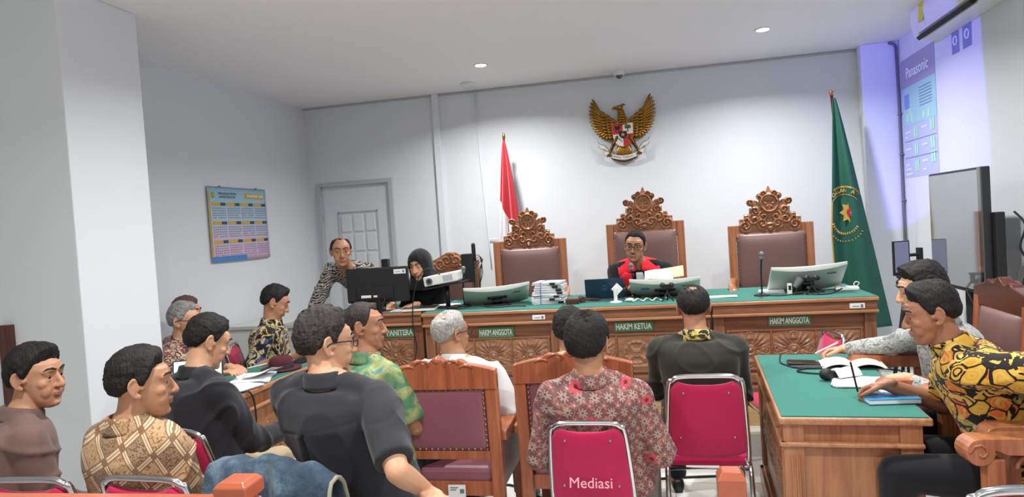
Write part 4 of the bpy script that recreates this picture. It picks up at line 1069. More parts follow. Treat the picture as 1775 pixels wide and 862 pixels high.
# ------------------------------------------------------------------ things on the benches
plain('screen_lilac', '#8e93b8', .25); plain('rubber_black', '#101114', .6); plain('paper_yellow', '#e8e3a0', .8); plain('book_blue', '#2f7fb0', .5, var=.12, nscale=40)
plain('clip_blue', '#2f62b0', .4); plain('hat_felt', '#4a1722', .9, var=.15, nscale=50, bump=.3); plain('gavel_wood', '#4a2a22', .3, coat=.4)
plain('bag_grey', '#6d7074', .8); plain('tissue', '#d8dfe0', .8); plain('notebook_dark', '#2a2b30', .6)
def cable(name, pts, r, label, mat='rubber_black'):
    b = MB(); b.tube(catmull(pts, 6), r, 7); return tag(b.build(name, M[mat], smooth=True), label, 'cable')
def curved_monitor(loc, yaw, tilt, w_, h_, label, cz=.075, roll=0, stick=True, blue=False):
    """back of the panel faces local -Y; tilt leans the top edge towards -Y"""
    t = empty('curved_monitor', loc, R(yaw), label, 'monitor', 'white curved monitors on the judges bench')
    c = Vector((0, 0, cz)); Rm = Matrix.Translation(c) @ Matrix.Rotation(R(roll), 4, 'Y') @ Matrix.Rotation(R(tilt), 4, 'X')
    b = MB(); b.X = Rm
    secs = 20; rs = []
    for k in range(secs + 1):
        x = -w_ / 2 + w_ * k / secs; q = (2 * x / w_) ** 2; y = -.0 + .014 * q; e = .012 + .016 * (1 - q)
        rs.append([(x, y - e, -h_ / 2 + .01), (x, y - e * 1.15, 0), (x, y - e, h_ / 2 - .01), (x, y, h_ / 2), (x, y + .008, h_ / 2), (x, y + .008, -h_ / 2), (x, y, -h_ / 2)])
    b.rings(rs); b.build('housing', M['monitor_white'], t, bevel=.002, smooth=False, auto=True)
    b = MB(); b.X = Rm; b.sheet(lambda u, v: (-w_ / 2 + .008 + (w_ - .016) * u, .010 + .014 * (2 * u - 1) ** 2, -h_ / 2 + .008 + (h_ - .016) * v), 16, 4, .002); b.build('screen', M['screen_blank'], t, smooth=True)
    b = MB(); b.X = Rm; b.box((0, -.045, -.02), (.075, .03, .075)); b.box((0, -.035, .04), (.15, .012, .03)); b.build('mount', M['black_plastic'], t, bevel=.004)
    b = MB(); b.tube([Rm @ V(0, -.05, -.02), (0, -.03, .03), (0, .0, .008)], [.016, .014, .02], 10); b.box((0, .0, .006), (.20, .15, .010)); b.build('stand', M['black_plastic'], t, bevel=.003)
    if stick:
        b = MB(); b.X = Rm; x = w_ * .30; y = .014 * (.6) ** 2 - .027; b.box((x, y - .001, h_ * .27), (.06, .002, .016)); b.build('badge', M['grey_plastic'], t)
    if blue:
        b = MB(); b.X = Rm; b.box((-w_ * .28, -.027, h_ * .18), (.06, .003, .016)); b.build('blue_sticker', M['clip_blue'], t)
    return t
curved_monitor((-1.26, 5.16, 1.0), 16, 61, .50, .30, 'white curved monitor tipped far back in front of the left judge chair', roll=-2)
curved_monitor((.005, 5.20, 1.0), 0, 62, .50, .27, 'white curved monitor in front of the robed judge, small blue sticker on back', blue=True)
curved_monitor((.985, 5.20, 1.0), 2, 53, .50, .29, 'white curved monitor in front of the right judge chair', cz=.098, roll=-2)

# black monitor on the clerk desk
t = empty('black_monitor', (-2.165, 5.02, 1.0), R(3), 'large black monitor seen from behind on the clerk desk', 'monitor')
b = MB(); b.rings([[(x, y, z) for x, y in ((-.25 * k, -.02 * q), (.25 * k, -.02 * q), (.25 * k, .012), (-.25 * k, .012))] for z, k, q in ((.075, .98, .6), (.09, 1, 1), (.33, 1, 1), (.345, .99, .6))]); b.build('housing', M['black_plastic'], t, bevel=.004)
b = MB(); b.bb(-.24, .24, .012, .015, .09, .335); b.build('screen', M['screen_blank'], t)
b = MB(); b.bb(-.17, .13, -.034, -.018, .10, .20); b.build('rear_cover', M['black_matte'], t, bevel=.008)
b = MB(); b.tube([(-.0, -.01, .01), (0, -.02, .11)], .022, 12, flat=.6); b.box((0, .0, .006), (.22, .18, .012)); b.build('stand', M['black_plastic'], t, bevel=.003)
b = MB(); b.bb(.14, .235, -.0235, -.021, .29, .325); s_ = b.build('asset_sticker', M['paper'], t); b = MB(); b.bb(.21, .225, -.025, -.0235, .298, .316); b.bb(.15, .195, -.025, -.0235, .304, .308); b.build('print', M['grey_plastic'], s_)
b = MB(); b.bb(-.13, -.05, -.037, -.034, .115, .135); b.bb(-.03, .0, -.037, -.034, .118, .132); b.build('port_label', M['paper'], t)
cable('monitor_cable', [(-2.12, 4.99, 1.10), (-2.08, 4.93, 1.11), (-2.10, 4.90, 1.02), (-2.13, 4.905, .9), (-2.15, 4.90, .6)], .005, 'black cable dropping from the black monitor over the desk front')
cable('projector_cable', [(-1.62, 5.05, 1.22), (-1.74, 4.98, 1.32), (-1.82, 4.92, 1.2), (-1.86, 4.90, .95), (-1.84, 4.89, .7), (-1.92, 4.80, .5)], .004, 'black cable hanging from the small projector down the desk front')
# slim speaker behind the black monitor
b = MB(); b.box((-2.29, 5.50, 1.19), (.060, .06, .40)); o = b.build('slim_speaker', M['black_plastic'], bevel=.006); tag(o, 'slim upright black speaker behind the black monitor', 'speaker')
# papers and books on the clerk desk
def sheets(name, c, sz, rz, n, label, cat='papers', group=None, mat='paper', seed=1):
    rs = random.Random(seed); t = MB()
    for k in range(n): t.box((rs.uniform(-.008, .008), rs.uniform(-.008, .008), .001 + k * .0016), (sz[0], sz[1], .0012), (0, 0, R(rs.uniform(-7, 7))))
    o = t.build(name, M[mat]); o.location = c; o.rotation_euler = (0, 0, R(rz)); return tag(o, label, cat, group)
sheets('paper_stack', (-2.02, 5.02, 1.0), (.21, .16), 4, 6, 'white papers under the hands of the woman in the headscarf', seed=2)
b = MB(); b.box((0, 0, .011), (.25, .17, .022)); o = b.build('ledger_book', M['paper_cream'], bevel=.002); o.location = (-1.83, 5.02, 1.0); o.rotation_euler = (0, 0, R(6)); tag(o, 'thick pale ledger book at the right end of the clerk desk', 'book')
b = MB(); b.box((0, 0, .002), (.252, .172, .003)); b.box((0, 0, .024), (.252, .172, .003)); b.build('cover', M['notebook_dark'], o)
sheets('paper_stack', (-1.70, 5.22, 1.0), (.20, .15), -14, 8, 'white papers beside the foot of the small projector stand', seed=3)
# projector on its stand
t = empty('white_projector', (-1.655, 5.12, 1.185), R(0), 'small white projector on a black stand at the left of the bench', 'projector')
Rm = Matrix.Rotation(R(-8), 4, 'Y')
b = MB(); b.X = Rm; b.box((0, 0, .045), (.27, .20, .075)); b.build('casing', M['white_plastic'], t, bevel=.010)
b = MB(); b.X = Rm
for k in range(7): b.box((.03 + k * .011, -.101, .045), (.004, .004, .045))
b.build('vent', M['grey_plastic'], t)
b = MB(); b.X = Rm; b.tube([(-.085, -.098, .045), (-.085, -.112, .045)], .026, 20); b.build('lens_ring', M['steel'], t)
b = MB(); b.X = Rm; b.tube([(-.085, -.105, .045), (-.085, -.114, .045)], .016, 16); b.build('lens', M['glass_black'], t)
t = empty('projector_stand', (-1.64, 5.12, 1.0), 0, 'black pole stand with a flat tray carrying the small white projector', 'stand')
b = MB(); b.box((0, 0, .178), (.32, .20, .012), (0, R(-8), 0)); b.build('tray', M['black_plastic'], t, bevel=.003)
b = MB(); b.tube([(0, 0, .0), (0, 0, .175)], .018, 12); b.build('pole', M['black_plastic'], t, smooth=True)
b = MB(); b.box((0, 0, .006), (.20, .16, .012)); b.build('base', M['black_plastic'], t, bevel=.003)
# equipment tower behind
t = empty('equipment_tower', (-1.60, 5.62, .33), R(0), 'black box with aerial on a thin stand behind the small projector', 'equipment')
b = MB(); b.box((0, 0, .94), (.10, .08, .24)); b.build('box', M['black_plastic'], t, bevel=.005)
b = MB(); b.tube([(.045, .03, 0), (.045, .03, 1.06)], .016, 10); b.tube([(.045, .03, 1.0), (.045, .03, 1.13)], .018, 10, round_=True); b.build('pole', M['black_matte'], t, smooth=True)
b = MB()
for k in range(4): b.tube(catmull([(.05, .0, 1.02 - k * .03), (.10 + .01 * k, .0, 1.04 - k * .01), (.12 - .01 * k, .0, .9), (.09, 0, .78 - k * .02), (.10, .01, .62)], 5), .003, 6)
b.build('wires', M['rubber_black'], t, smooth=True)
b = MB(); b.box((0.02, 0, .01), (.22, .2, .02)); b.build('base', M['black_plastic'], t, bevel=.004)
def desk_mic(loc, h_, lean, label, head=.016, goose=True):
    t = empty('desk_microphone', loc, 0, label, 'microphone')
    b = MB(); b.lathe([(.001, 0), (.055, 0), (.055, .008), (.02, .014), (.012, .02), (.001, .02)], n=24); b.build('base', M['black_plastic'], t)
    top = V(lean[0], lean[1], h_ - .045)
    b = MB(); b.tube(catmull([(0, 0, .015), (0, 0, h_ * .5), top], 5), .006, 8); b.build('stem', M['black_matte'], t, smooth=True)
    b = MB(); b.tube([top, top + V(lean[0] * .4, -.01, .03)], [.010, head], 12); b.ell(top + V(lean[0] * .5, -.012, .042), (head * 1.15,) * 3); b.build('microphone_head', M['grey_plastic'], t, smooth=True)
desk_mic((-1.52, 5.15, 1.0), .30, (.012, -.01), 'black desk microphone rising beside the small white projector')
desk_mic((-.225, 5.28, 1.0), .25, (-.005, -.02), 'black gooseneck microphone right in front of the robed judge')
desk_mic((.665, 5.07, 1.0), .295, (.005, -.01), 'tall black desk microphone on round base left of the right white monitor')
# bundles of court papers
rs = random.Random(5); z = 1.0
for k in range(7):
    w_, d_, h_ = .235 - .004 * k, .17, .021 + rs.uniform(-.003, .004)
    t = empty('paper_bundle', (-.865 + rs.uniform(-.012, .012) + .004 * k, 5.17, z), R(rs.uniform(-10, 12)), ['thick bundle of court papers lowest in the pile before the left judge chair', 'clipped bundle of court papers second from the bottom of the pile', 'clipped bundle of court papers third from the bottom of the pile', 'clipped bundle of court papers in the middle of the pile', 'clipped bundle of court papers third from the top of the pile', 'clipped bundle of court papers just below the topmost one', 'clipped bundle of court papers topmost of the pile on the bench'][k], 'papers', 'bundles of court papers piled on the bench')
    b = MB()
    for q in range(6): b.box((rs.uniform(-.006, .006), rs.uniform(-.006, .006), h_ * (q + .5) / 6), (w_, d_, h_ / 6.3), (R(rs.uniform(-1, 1)), R(rs.uniform(-1.5, 1.5)), R(rs.uniform(-3, 3))))
    b.build('sheets', M['paper'], t)
    b = MB(); b.box((.075 + rs.uniform(-.03, .02), -d_ / 2 - .002, h_ / 2), (.042, .02, h_ * .8)); b.build('binder_clip', M['black_plastic'], t, bevel=.003)
    z += h_ + .0015
b = MB(); b.tube([(-.905, 5.075, 1.0), (-.90, 5.07, z), (-.88, 5.17, z + .004), (-.87, 5.265, z), (-.87, 5.27, 1.0)], .0025, 6); tag(b.build('blue_string', M['clip_blue']), 'pale blue string tied round the pile of court papers', 'string')
# gavel and block
t = empty('gavel_block', (-.66, 5.03, 1.0), R(5), 'dark brown wooden gavel block between papers and laptop', 'gavel block'); b = MB(); b.rings([[(.048 * a, .034 * c, zz) for a, c in ((-k, -k), (k, -k), (k, k), (-k, k))] for zz, k in ((0, 1), (.034, 1), (.042, .9))]); b.build('block', M['gavel_wood'], t, bevel=.006); b = MB(); b.bb(-.049, .049, -.035, .035, .018, .022); b.build('groove_band', M['brass_dark'], t)
t = empty('gavel', (-.60, 5.10, 1.0), R(25), 'dark wooden gavel lying behind its block', 'gavel')
b = MB(); b.lathe([(.001, -.035), (.022, -.035), (.024, -.028), (.018, -.02), (.02, 0), (.018, .02), (.024, .028), (.022, .035), (.001, .035)], (0, 0, .024), 20, Matrix.Rotation(R(90), 3, 'X')); b.build('head', M['gavel_wood'], t)
b = MB(); b.tube([(.01, 0, .024), (.06, 0, .020), (.13, 0, .012)], [.007, .009, .010], 10, round_=True); b.build('handle', M['gavel_wood'], t, smooth=True)
# laptop of the judge
def laptop(loc, rz, w_, h_, tilt, label, lidmat, scr, logo=None):
    t = empty('laptop', loc, R(rz), label, 'laptop')
    b = MB(); b.box((0, .12, .008), (w_, .20, .014)); b.build('base', M['grey_plastic'], t, bevel=.003)
    Rm = Matrix.Translation((0, .02, .014)) @ Matrix.Rotation(R(tilt), 4, 'X')
    b = MB(); b.X = Rm; b.box((0, -.003, h_ / 2), (w_, .006, h_)); b.build('lid', lidmat, t, bevel=.003)
    b = MB(); b.X = Rm; b.box((0, .0008, h_ / 2 + .003), (w_ - .016, .002, h_ - .02)); b.build('screen', scr, t)
    b = MB(); b.box((0, .12, .0155), (w_ - .03, .10, .0015)); b.build('keyboard', M['black_matte'], t)
    if logo:
        o = text('logo', logo, .034, M['steel'], t, Rm @ Matrix.Translation((.0, -.0065, h_ * .52)) @ FACE_CAM, .0004)
        b = MB(); b.X = Rm; b.tube(arc((0, h_ * .53), .021, 0, 360, 24, 'XZ', -.0062), .0012, 6); b.build('logo_ring', M['steel'], t)
    return t
laptop((-.435, 5.17, 1.0), 4, .285, .165, 22, 'open dark blue laptop seen from behind, left of the robed judge', M['laptop_blue'], M['screen_blank'], 'hp')
# small white camera on a foot, its card and white cables
t = empty('white_webcam', (-.345, 5.02, 1.0), R(-8), 'small white camera on a round foot before the blue laptop', 'camera')
b = MB(); b.lathe([(.001, 0), (.045, 0), (.045, .006), (.02, .012), (.001, .012)], n=24); b.build('foot', M['white_plastic'], t)
b = MB(); b.tube([(0, 0, .01), (0, 0, .10)], [.013, .015], 12, round_=True, flat=.7); b.build('stem', M['white_plastic'], t, smooth=True)
b = MB(); b.box((.012, .008, .095), (.062, .008, .062), (0, R(45), 0)); b.build('head', M['paper'], t, bevel=.003)
rs = random.Random(8)
pts = [(-.28, 5.02, 1.006)]
for k in range(14): pts.append((-.26 + .022 * k, 5.02 + .05 * math.sin(k * 2.1), 1.008 + .012 * (k % 3 == 0)))
cable('white_cable', pts, .0045, 'tangled white cable in front of the middle white monitor', 'white_plastic')
b = MB(); b.ell((-.245, 5.03, 1.014), (.032, .026, .014)); tag(b.build('mouse', M['white_plastic'], smooth=True), 'small white computer mouse beside the tangled white cable', 'mouse')
def mini_tripod(loc, label):
    t = empty('mini_tripod', loc, 0, label, 'tripod')
    b = MB(); b.box((0, 0, .105), (.075, .03, .025)); b.ell((-.03, 0, .112), (.02, .018, .02)); b.ell((.03, 0, .112), (.02, .018, .02)); b.build('camera_head', M['black_plastic'], t, smooth=False)
    b = MB(); b.tube([(0, 0, .055), (0, 0, .1)], .008, 8); b.build('stem', M['black_matte'], t)
    for a in (90, 210, 330):
        b = MB(); b.tube([(0, 0, .06), (.045 * math.cos(R(a)), .045 * math.sin(R(a)), .003)], [.006, .005], 8, round_=True); b.build('leg', M['black_matte'], t, smooth=True)
mini_tripod((.02, 4.98, 1.0), 'small black tripod camera below the middle white monitor')
mini_tripod((.985, 5.04, 1.0), 'small black tripod camera below the right white monitor')
t = empty('grey_desk_lamp', (.90, 5.08, 1.0), R(20), 'small grey cone shaped speaker leaning by the right monitor', 'speaker')
b = MB(); b.lathe([(.001, -.035), (.016, -.035), (.03, .035), (.033, .04), (.001, .036)], (.0, 0, .075), 20, Matrix.Rotation(R(40), 3, 'Y')); b.build('cone', M['grey_plastic'], t, smooth=False)
b = MB(); b.tube([(-.01, 0, .06), (-.01, 0, .005)], .009, 8); b.box((-.01, 0, .004), (.07, .06, .008)); b.build('foot', M['black_plastic'], t)
t = empty('white_adapter', (.845, 5.06, 1.0), R(0), 'upright small white box left of the cone speaker', 'adapter'); b = MB(); b.box((0, 0, .04), (.03, .03, .08)); b.build('box', M['white_plastic'], t, bevel=.004); b = MB(); b.box((0, -.016, .05), (.018, .002, .03)); b.build('panel', M['black_plastic'], t)
t = empty('white_router', (1.25, 5.22, 1.0), R(-8), 'flat white router with a looped cable at the right end of the bench', 'router'); b = MB(); b.box((0, 0, .012), (.15, .11, .022)); b.build('case', M['white_plastic'], t, bevel=.006); b = MB(); b.tube(catmull([(.06, .0, .02), (.08, .0, .045), (.06, .01, .055), (.045, .0, .035), (.07, -.02, .01)], 5), .003, 6); b.build('cable_loop', M['white_plastic'], t, smooth=True)
cable('desk_cable', [(.70, 5.02, 1.006), (.80, 4.99, 1.006), (.92, 5.0, 1.02), (1.0, 4.97, 1.006), (1.10, 5.0, 1.006), (1.18, 5.05, 1.03), (1.14, 5.1, 1.006)], .004, 'black cable lying in front of the right white monitor')
cable('desk_cable', [(-1.62, 5.0, 1.006), (-1.5, 4.95, 1.006), (-1.38, 4.99, 1.02), (-1.25, 4.96, 1.006), (-1.1, 5.0, 1.006), (-1.0, 4.97, 1.006)], .004, 'black cable lying in front of the left white monitor')
sheets('paper_stack', (.40, 5.09, 1.0), (.20, .10), 3, 4, 'small flat white papers between the middle and right monitors', seed=7)
sheets('paper_stack', (.755, 5.26, 1.0), (.16, .12), -8, 10, 'thin stack of papers beneath the right white monitor', seed=9)
b = MB(); b.sheet(lambda u, v: (-.14 + .21 * u, 5.30 + .10 * v, 1.115 + .07 * v + .012 * math.sin(u * 3)), 8, 6, .002); o = b.build('held_page', M['paper'], smooth=True); tag(o, 'white page held up by the robed judge', 'papers')
b = MB(); b.sheet(lambda u, v: (-.02 + .17 * u, 5.335 + .08 * v, 1.12 + .075 * v + .02 * u), 6, 4, .002); o = b.build('yellow_page', M['paper_yellow'], smooth=True); tag(o, 'pale yellow page behind the white page before the judge', 'papers')

# ------------------------------------------------------------------ left side furniture and things
t = empty('white_desk', (-3.03, 5.29, .15), 0, 'plain white desk behind the left table, near the door', 'desk')
b = MB(); b.bb(-.50, .40, -.31, .31, .75, .78); b.build('top', M['monitor_white'], t, bevel=.004)
b = MB(); b.bb(-.49, .39, -.29, -.27, .0, .75); b.bb(-.49, -.47, -.29, .29, 0, .75); b.bb(.37, .39, -.29, .29, 0, .75); b.build('panel', M['white_plastic'], t, bevel=.002)
t = empty('visor_cap', (-2.86, 5.20, .93), R(20), 'round black cap resting on the white desk', 'cap')
b = MB(); b.lathe([(.095, 0), (.098, .03), (.085, .065), (.055, .09), (.001, .10)], n=24); b.build('crown', M['black_matte'], t, smooth=True)
b = MB(); b.sheet(lambda u, v: ((.09 + .07 * v) * math.cos(R(-50 + 100 * u)), (.09 + .07 * v) * math.sin(R(-50 + 100 * u)), .006 - .004 * v), 12, 4, .004); b.build('visor', M['notebook_dark'], t, smooth=True)
# left table things
t = laptop((-2.63, 3.46, .76), 205, .27, .185, 14, 'open laptop with a white screen on the left table', M['black_plastic'], M['paper'])
m, tt = base_mat('lit_screen', .4); tt.b.inputs['Emission Color'].default_value = (.85, .95, 1, 1); tt.b.inputs['Emission Strength'].default_value = .75; tt.b.inputs['Base Color'].default_value = (.6, .7, .75, 1)
for ch in t.children:
    if ch.name.startswith('screen'): ch.data.materials[0] = m
sheets('paper_stack', (-2.50, 3.80, .76), (.21, .28), 20, 9, 'loose white papers under the hand beside the maroon hat', seed=11)
sheets('paper_stack', (-2.45, 3.53, .76), (.20, .26), -12, 7, 'loose white papers nearest the end of the left table', seed=12)
b = MB(); b.sheet(lambda u, v: (-2.53 + .16 * u, 3.72 + .20 * v, .785 + .035 * u * u + .01 * math.sin(v * 5)), 8, 8, .001); tag(b.build('lifted_page', M['paper'], smooth=True), 'single white page curling upwards on the left table', 'papers')
t = empty('felt_hat', (-2.47, 4.07, .76), R(20), 'dark maroon felt hat on the left table', 'hat')
b = MB(); b.lathe([(.078, .006), (.076, .05), (.070, .075), (.055, .088), (.03, .084), (.001, .078)], n=32); b.build('crown', M['hat_felt'], t, smooth=True)
b = MB(); b.lathe([(.07, .006), (.125, .004), (.13, .010), (.128, .013), (.075, .012)], n=36); b.build('brim', M['hat_felt'], t, smooth=True)
b = MB(); b.lathe([(.078, .012), (.0795, .014), (.0785, .036), (.077, .037)], n=32); b.build('band', M['notebook_dark'], t)
t = empty('pen', (-2.68, 4.02, .79), R(30), 'white pen by the papers on the left table', 'pen'); b = MB(); b.tube([(0, 0, -.005), (.12, .0, .01)], .004, 8, round_=True); b.build('barrel', M['white_plastic'], t); b = MB(); b.tube([(.12, 0, .01), (.135, 0, .012)], [.004, .001], 8); b.build('tip', M['black_plastic'], t)
t = empty('black_keyboard', (-2.45, 4.34, .76), R(75), 'slim black keyboard at the far end of the left table', 'keyboard'); b = MB(); b.box((0, 0, .008), (.26, .10, .014)); b.build('case', M['black_plastic'], t, bevel=.003); b = MB()
for i in range(12):
    for j in range(4): b.box((-.115 + i * .021, -.032 + j * .021, .017), (.016, .016, .004))
b.build('keys', M['black_matte'], t)
cable('table_cable', [(-2.62, 3.50, .775), (-2.5, 3.40, .768), (-2.36, 3.45, .766), (-2.325, 3.50, .74), (-2.32, 3.52, .6), (-2.33, 3.5, .3)], .005, 'black cable from the laptop over the edge of the left table')
cable('floor_cable', [(-1.75, 4.3, .008), (-1.3, 4.0, .008), (-1.0, 4.1, .008), (-.7, 3.9, .008), (-.2, 4.2, .008), (.3, 4.3, .008)], .007, 'black cable lying on the floor behind the witness armchairs')
cable('floor_cable', [(-.95, 2.9, .008), (-.85, 3.1, .008), (-.7, 3.0, .008), (-.5, 3.15, .008)], .008, 'short black cable on the floor under the left witness armchair')

# ------------------------------------------------------------------ right side
t = empty('large_display', (1.80, 4.80, 0), 0, 'large black glass display on a stand, seen from the side, mirroring the green flag', 'display')
m, tt = base_mat('mirror_glass', .06, .75); tt.b.inputs['Base Color'].default_value = (.42, .44, .47, 1)
b = MB(); b.bb(.0, .05, -.36, .42, 1.02, 1.765); b.build('housing', M['black_plastic'], t, bevel=.006)
b = MB(); b.bb(-.004, .002, -.32, .41, 1.045, 1.75); b.build('screen', M['mirror_glass'], t)
b = MB(); b.bb(-.004, .004, -.36, -.32, 1.02, 1.765); b.build('bezel', M['glass_black'], t)
b = MB(); b.bb(.05, .10, -.40, -.34, .05, 1.50); b.bb(.05, .11, -.05, .05, .05, 1.5); b.build('pole', M['black_matte'], t, bevel=.006)
b = MB(); b.bb(-.10, .14, -.40, .10, .68, .71); b.build('shelf', M['black_plastic'], t, bevel=.005)
b = MB(); b.bb(-.22, .24, -.50, .40, .0, .05); b.build('base', M['black_plastic'], t, bevel=.01)
b = MB()
b.tube(catmull([(.13, -.43, 1.5), (.17, -.46, 1.42), (.15, -.44, 1.3), (.18, -.45, 1.2), (.14, -.44, 1.05)], 5), .006, 6)
b.tube(catmull([(.0, -.1, 1.03), (.0, -.2, .95), (.02, -.28, .8), (.0, -.32, .71)], 5), .005, 6); b.build('wires', M['rubber_black'], t, smooth=True)
t = empty('small_monitor', (1.68, 5.46, 0), R(18), 'small upright monitor on a wall arm beside the green flag', 'monitor')
b = MB(); b.bb(-.062, .062, -.012, .012, 1.06, 1.31); b.build('housing', M['black_plastic'], t, bevel=.004)
b = MB(); b.bb(-.056, .050, -.015, -.012, 1.085, 1.303); b.build('screen', M['screen_lilac'], t)
b = MB(); b.tube([(.02, .01, 1.20), (.12, .04, 1.20), (.16, .03, 1.20)], .012, 8); b.box((.165, .03, 1.20), (.02, .05, .10)); b.build('arm', M['black_matte'], t)
b = MB(); b.tube([(.01, .0, 1.06), (.02, .0, .0)], .010, 8); b.lathe([(.001, 0), (.12, 0), (.11, .02), (.001, .03)], (.02, 0, 0), 20); b.build('pole', M['black_matte'], t)
t = empty('camera_tripod', (1.58, 5.05, 0), R(10), 'black camera tripod between the bench end and the small monitor', 'tripod')
for a in (80, 205, 325):
    b = MB(); c_, s_ = math.cos(R(a)), math.sin(R(a)); b.tube([(.03 * c_, .03 * s_, .93), (.15 * c_, .15 * s_, .45), (.24 * c_, .24 * s_, .01)], [.014, .012, .009], 8, round_=True)
    b.tube([(.03 * c_ + .012, .03 * s_ + .012, .93), (.15 * c_ + .012, .15 * s_ + .012, .45)], .008, 8); b.build('leg', M['black_matte'], t, smooth=True)
b = MB(); b.tube([(0, 0, .60), (0, 0, 1.0)], .016, 10); b.ell((0, 0, .94), (.035, .035, .03)); b.build('column', M['black_plastic'], t, smooth=True)
b = MB(); b.tube([(0, 0, .985), (0, 0, 1.005)], .028, 16); b.build('blue_ring', M['clip_blue'], t)
b = MB(); b.ell((0, 0, 1.03), (.03, .03, .03)); b.box((-.03, 0, 1.06), (.02, .05, .06)); b.box((.035, 0, 1.06), (.02, .05, .06)); b.box((0, 0, 1.09), (.10, .06, .014)); b.ell((-.05, 0, 1.055), (.018, .02, .02)); b.build('pan_head', M['black_matte'], t)
b = MB(); b.tube([(.03, .0, 1.06), (.09, -.03, .98), (.12, -.05, .90)], [.007, .008, .010], 8, round_=True); b.build('pan_handle', M['black_matte'], t, smooth=True)
cable('coiled_cable', [(1.45 + .09 * math.cos(a * .9), 4.95 + .05 * math.sin(a * .9), .46 + .012 * a) for a in range(22)], .006, 'coil of dark cable hanging by the right end of the bench')
# right table: items
TZ = .762
t = empty('mobile_phone', (.70, 3.90, TZ), R(-4), 'black phone on a dark case at the far end of the right table', 'phone')
b = MB(); b.box((0, 0, .010), (.16, .085, .012), (0, R(2), 0)); b.build('body', M['black_plastic'], t, bevel=.004); b = MB(); b.box((0, 0, .0172), (.148, .075, .001), (0, R(2), 0)); b.build('glass', M['glass_black'], t)
b = MB(); b.box((.02, -.03, .003), (.18, .10, .006)); b.build('case', M['notebook_dark'], t, bevel=.002)
cable('phone_cable', [(.60, 3.98, .80), (.595, 3.93, .766), (.66, 3.80, .766), (.80, 3.78, .766), (.86, 3.72, .766), (.74, 3.66, .766), (.64, 3.72, .766), (.70, 3.79, .766), (.86, 3.80, .768), (.92, 3.70, .766)], .0045, 'black cable curling on the green cloth of the right table')
t = empty('hand_microphone', (.735, 3.53, TZ), R(28), 'black handheld microphone wrapped in white tissue on the right table', 'microphone')
b = MB(); b.ell((0, 0, .030), (.034, .029, .029)); b.build('foam_head', M['rubber_black'], t, smooth=True)
b = MB(); b.tube([(.02, 0, .027), (.16, 0, .014)], [.016, .012], 12, round_=True); b.build('handle', M['black_plastic'], t, smooth=True)
rs = random.Random(4); b = MB(); b.sheet(lambda u, v: (.035 + .13 * u, -.05 + .10 * v, .012 + .034 * abs(math.sin(u * 7 + v * 4)) * (1 - abs(2 * v - 1) ** 3) + .004), 18, 14, .002); b.build('tissue', M['tissue'], t, smooth=False)
t = empty('open_notebook', (.93, 3.86, TZ), R(-6), 'open cream notebook under the hand of the man in grey batik', 'notebook')
b = MB(); b.sheet(lambda u, v: (-.15 + .30 * u, -.10 + .20 * v, .005 + .022 * math.sin(PI * min(1, abs(2 * u - 1) * 1.1)) ** .7 * .9), 24, 6, .004); b.build('pages', M['paper_cream'], t, smooth=True)
b = MB(); b.box((0, 0, .002), (.31, .21, .003)); b.build('cover', M['notebook_dark'], t)
sheets('paper_stack', (.89, 3.47, TZ), (.27, .20), -10, 6, 'white papers the man in yellow batik is writing on', seed=21)
sheets('paper_stack', (.985, 3.38, TZ), (.20, .14), 18, 3, 'white papers nearest the right edge of the right table', seed=22)
t = empty('blue_book', (.90, 3.15, TZ), R(5), 'blue paperback book lying at the near corner of the right table', 'book')
b = MB(); b.box((0, 0, .010), (.20, .115, .018)); b.build('pages', M['paper'], t); b = MB(); b.box((0, 0, .0205), (.205, .12, .003)); b.box((0, 0, .0015), (.205, .12, .003)); b.box((.101, 0, .011), (.004, .12, .021)); b.build('cover', M['book_blue'], t, bevel=.001)
b = MB(); b.box((0.01, .01, .0224), (.17, .03, .0008)); plain('book_rose', '#9a6f9e', .5); b.build('title_band', M['book_rose'], t)
def pen(loc, d, label, mat='black_plastic'):
    t = empty('pen', loc, 0, label, 'pen'); d = Vector(d).normalized(); b = MB(); b.tube([(0, 0, 0), d * .012], [.0008, .004], 8); b.build('tip', M['steel'], t); b = MB(); b.tube([d * .012, d * .14], .0045, 8, round_=True); b.build('barrel', M[mat], t, smooth=True)
pen((.775, 3.30, .772), (.30, -.10, .8), 'black pen held by the man in yellow batik') if False else pen((.80, 3.235, .772), (-.15, -.02, .8), 'black pen held by the man in yellow batik')
pen((.78, 4.03, .79), (.75, .05, .35), 'pale pen held by the man in grey batik', 'white_plastic')

# ------------------------------------------------------------------ foreground
t = empty('barrier_rail', (-1.02, 1.42, -.035), R(2), 'orange brown wooden barrier rail with a square post, bottom left', 'barrier')
b = MB(); b.bb(-1.3, .0, -.018, .018, 1.005, 1.045); b.build('rail', M['orange_wood'], t, bevel=.004)
b = MB(); b.bb(-.012, .062, -.035, .035, 0, 1.035); b.build('post', M['orange_wood'], t, bevel=.004)
b = MB(); b.rings([[(.025 + .041 * k * a, .041 * k * c, z) for a, c in ((-1, -1), (1, -1), (1, 1), (-1, 1))] for z, k in ((1.04, .8), (1.05, 1), (1.078, 1), (1.090, .72))]); b.build('post_cap', M['orange_wood'], t, bevel=.003)
b = MB()
for k in range(9): b.bb(-1.25 + k * .14, -1.225 + k * .14, -.012, .012, .1, 1.005)
b.bb(-1.3, 0, -.015, .015, .08, .12); b.build('baluster', M['orange_wood'], t)
t = empty('gate_post', (.145, 1.90, -.02), R(0), 'short orange brown wooden post with chamfered top, bottom centre', 'post')
b = MB(); b.bb(-.031, .031, -.031, .031, 0, .86); b.build('shaft', M['orange_wood'], t, bevel=.004)
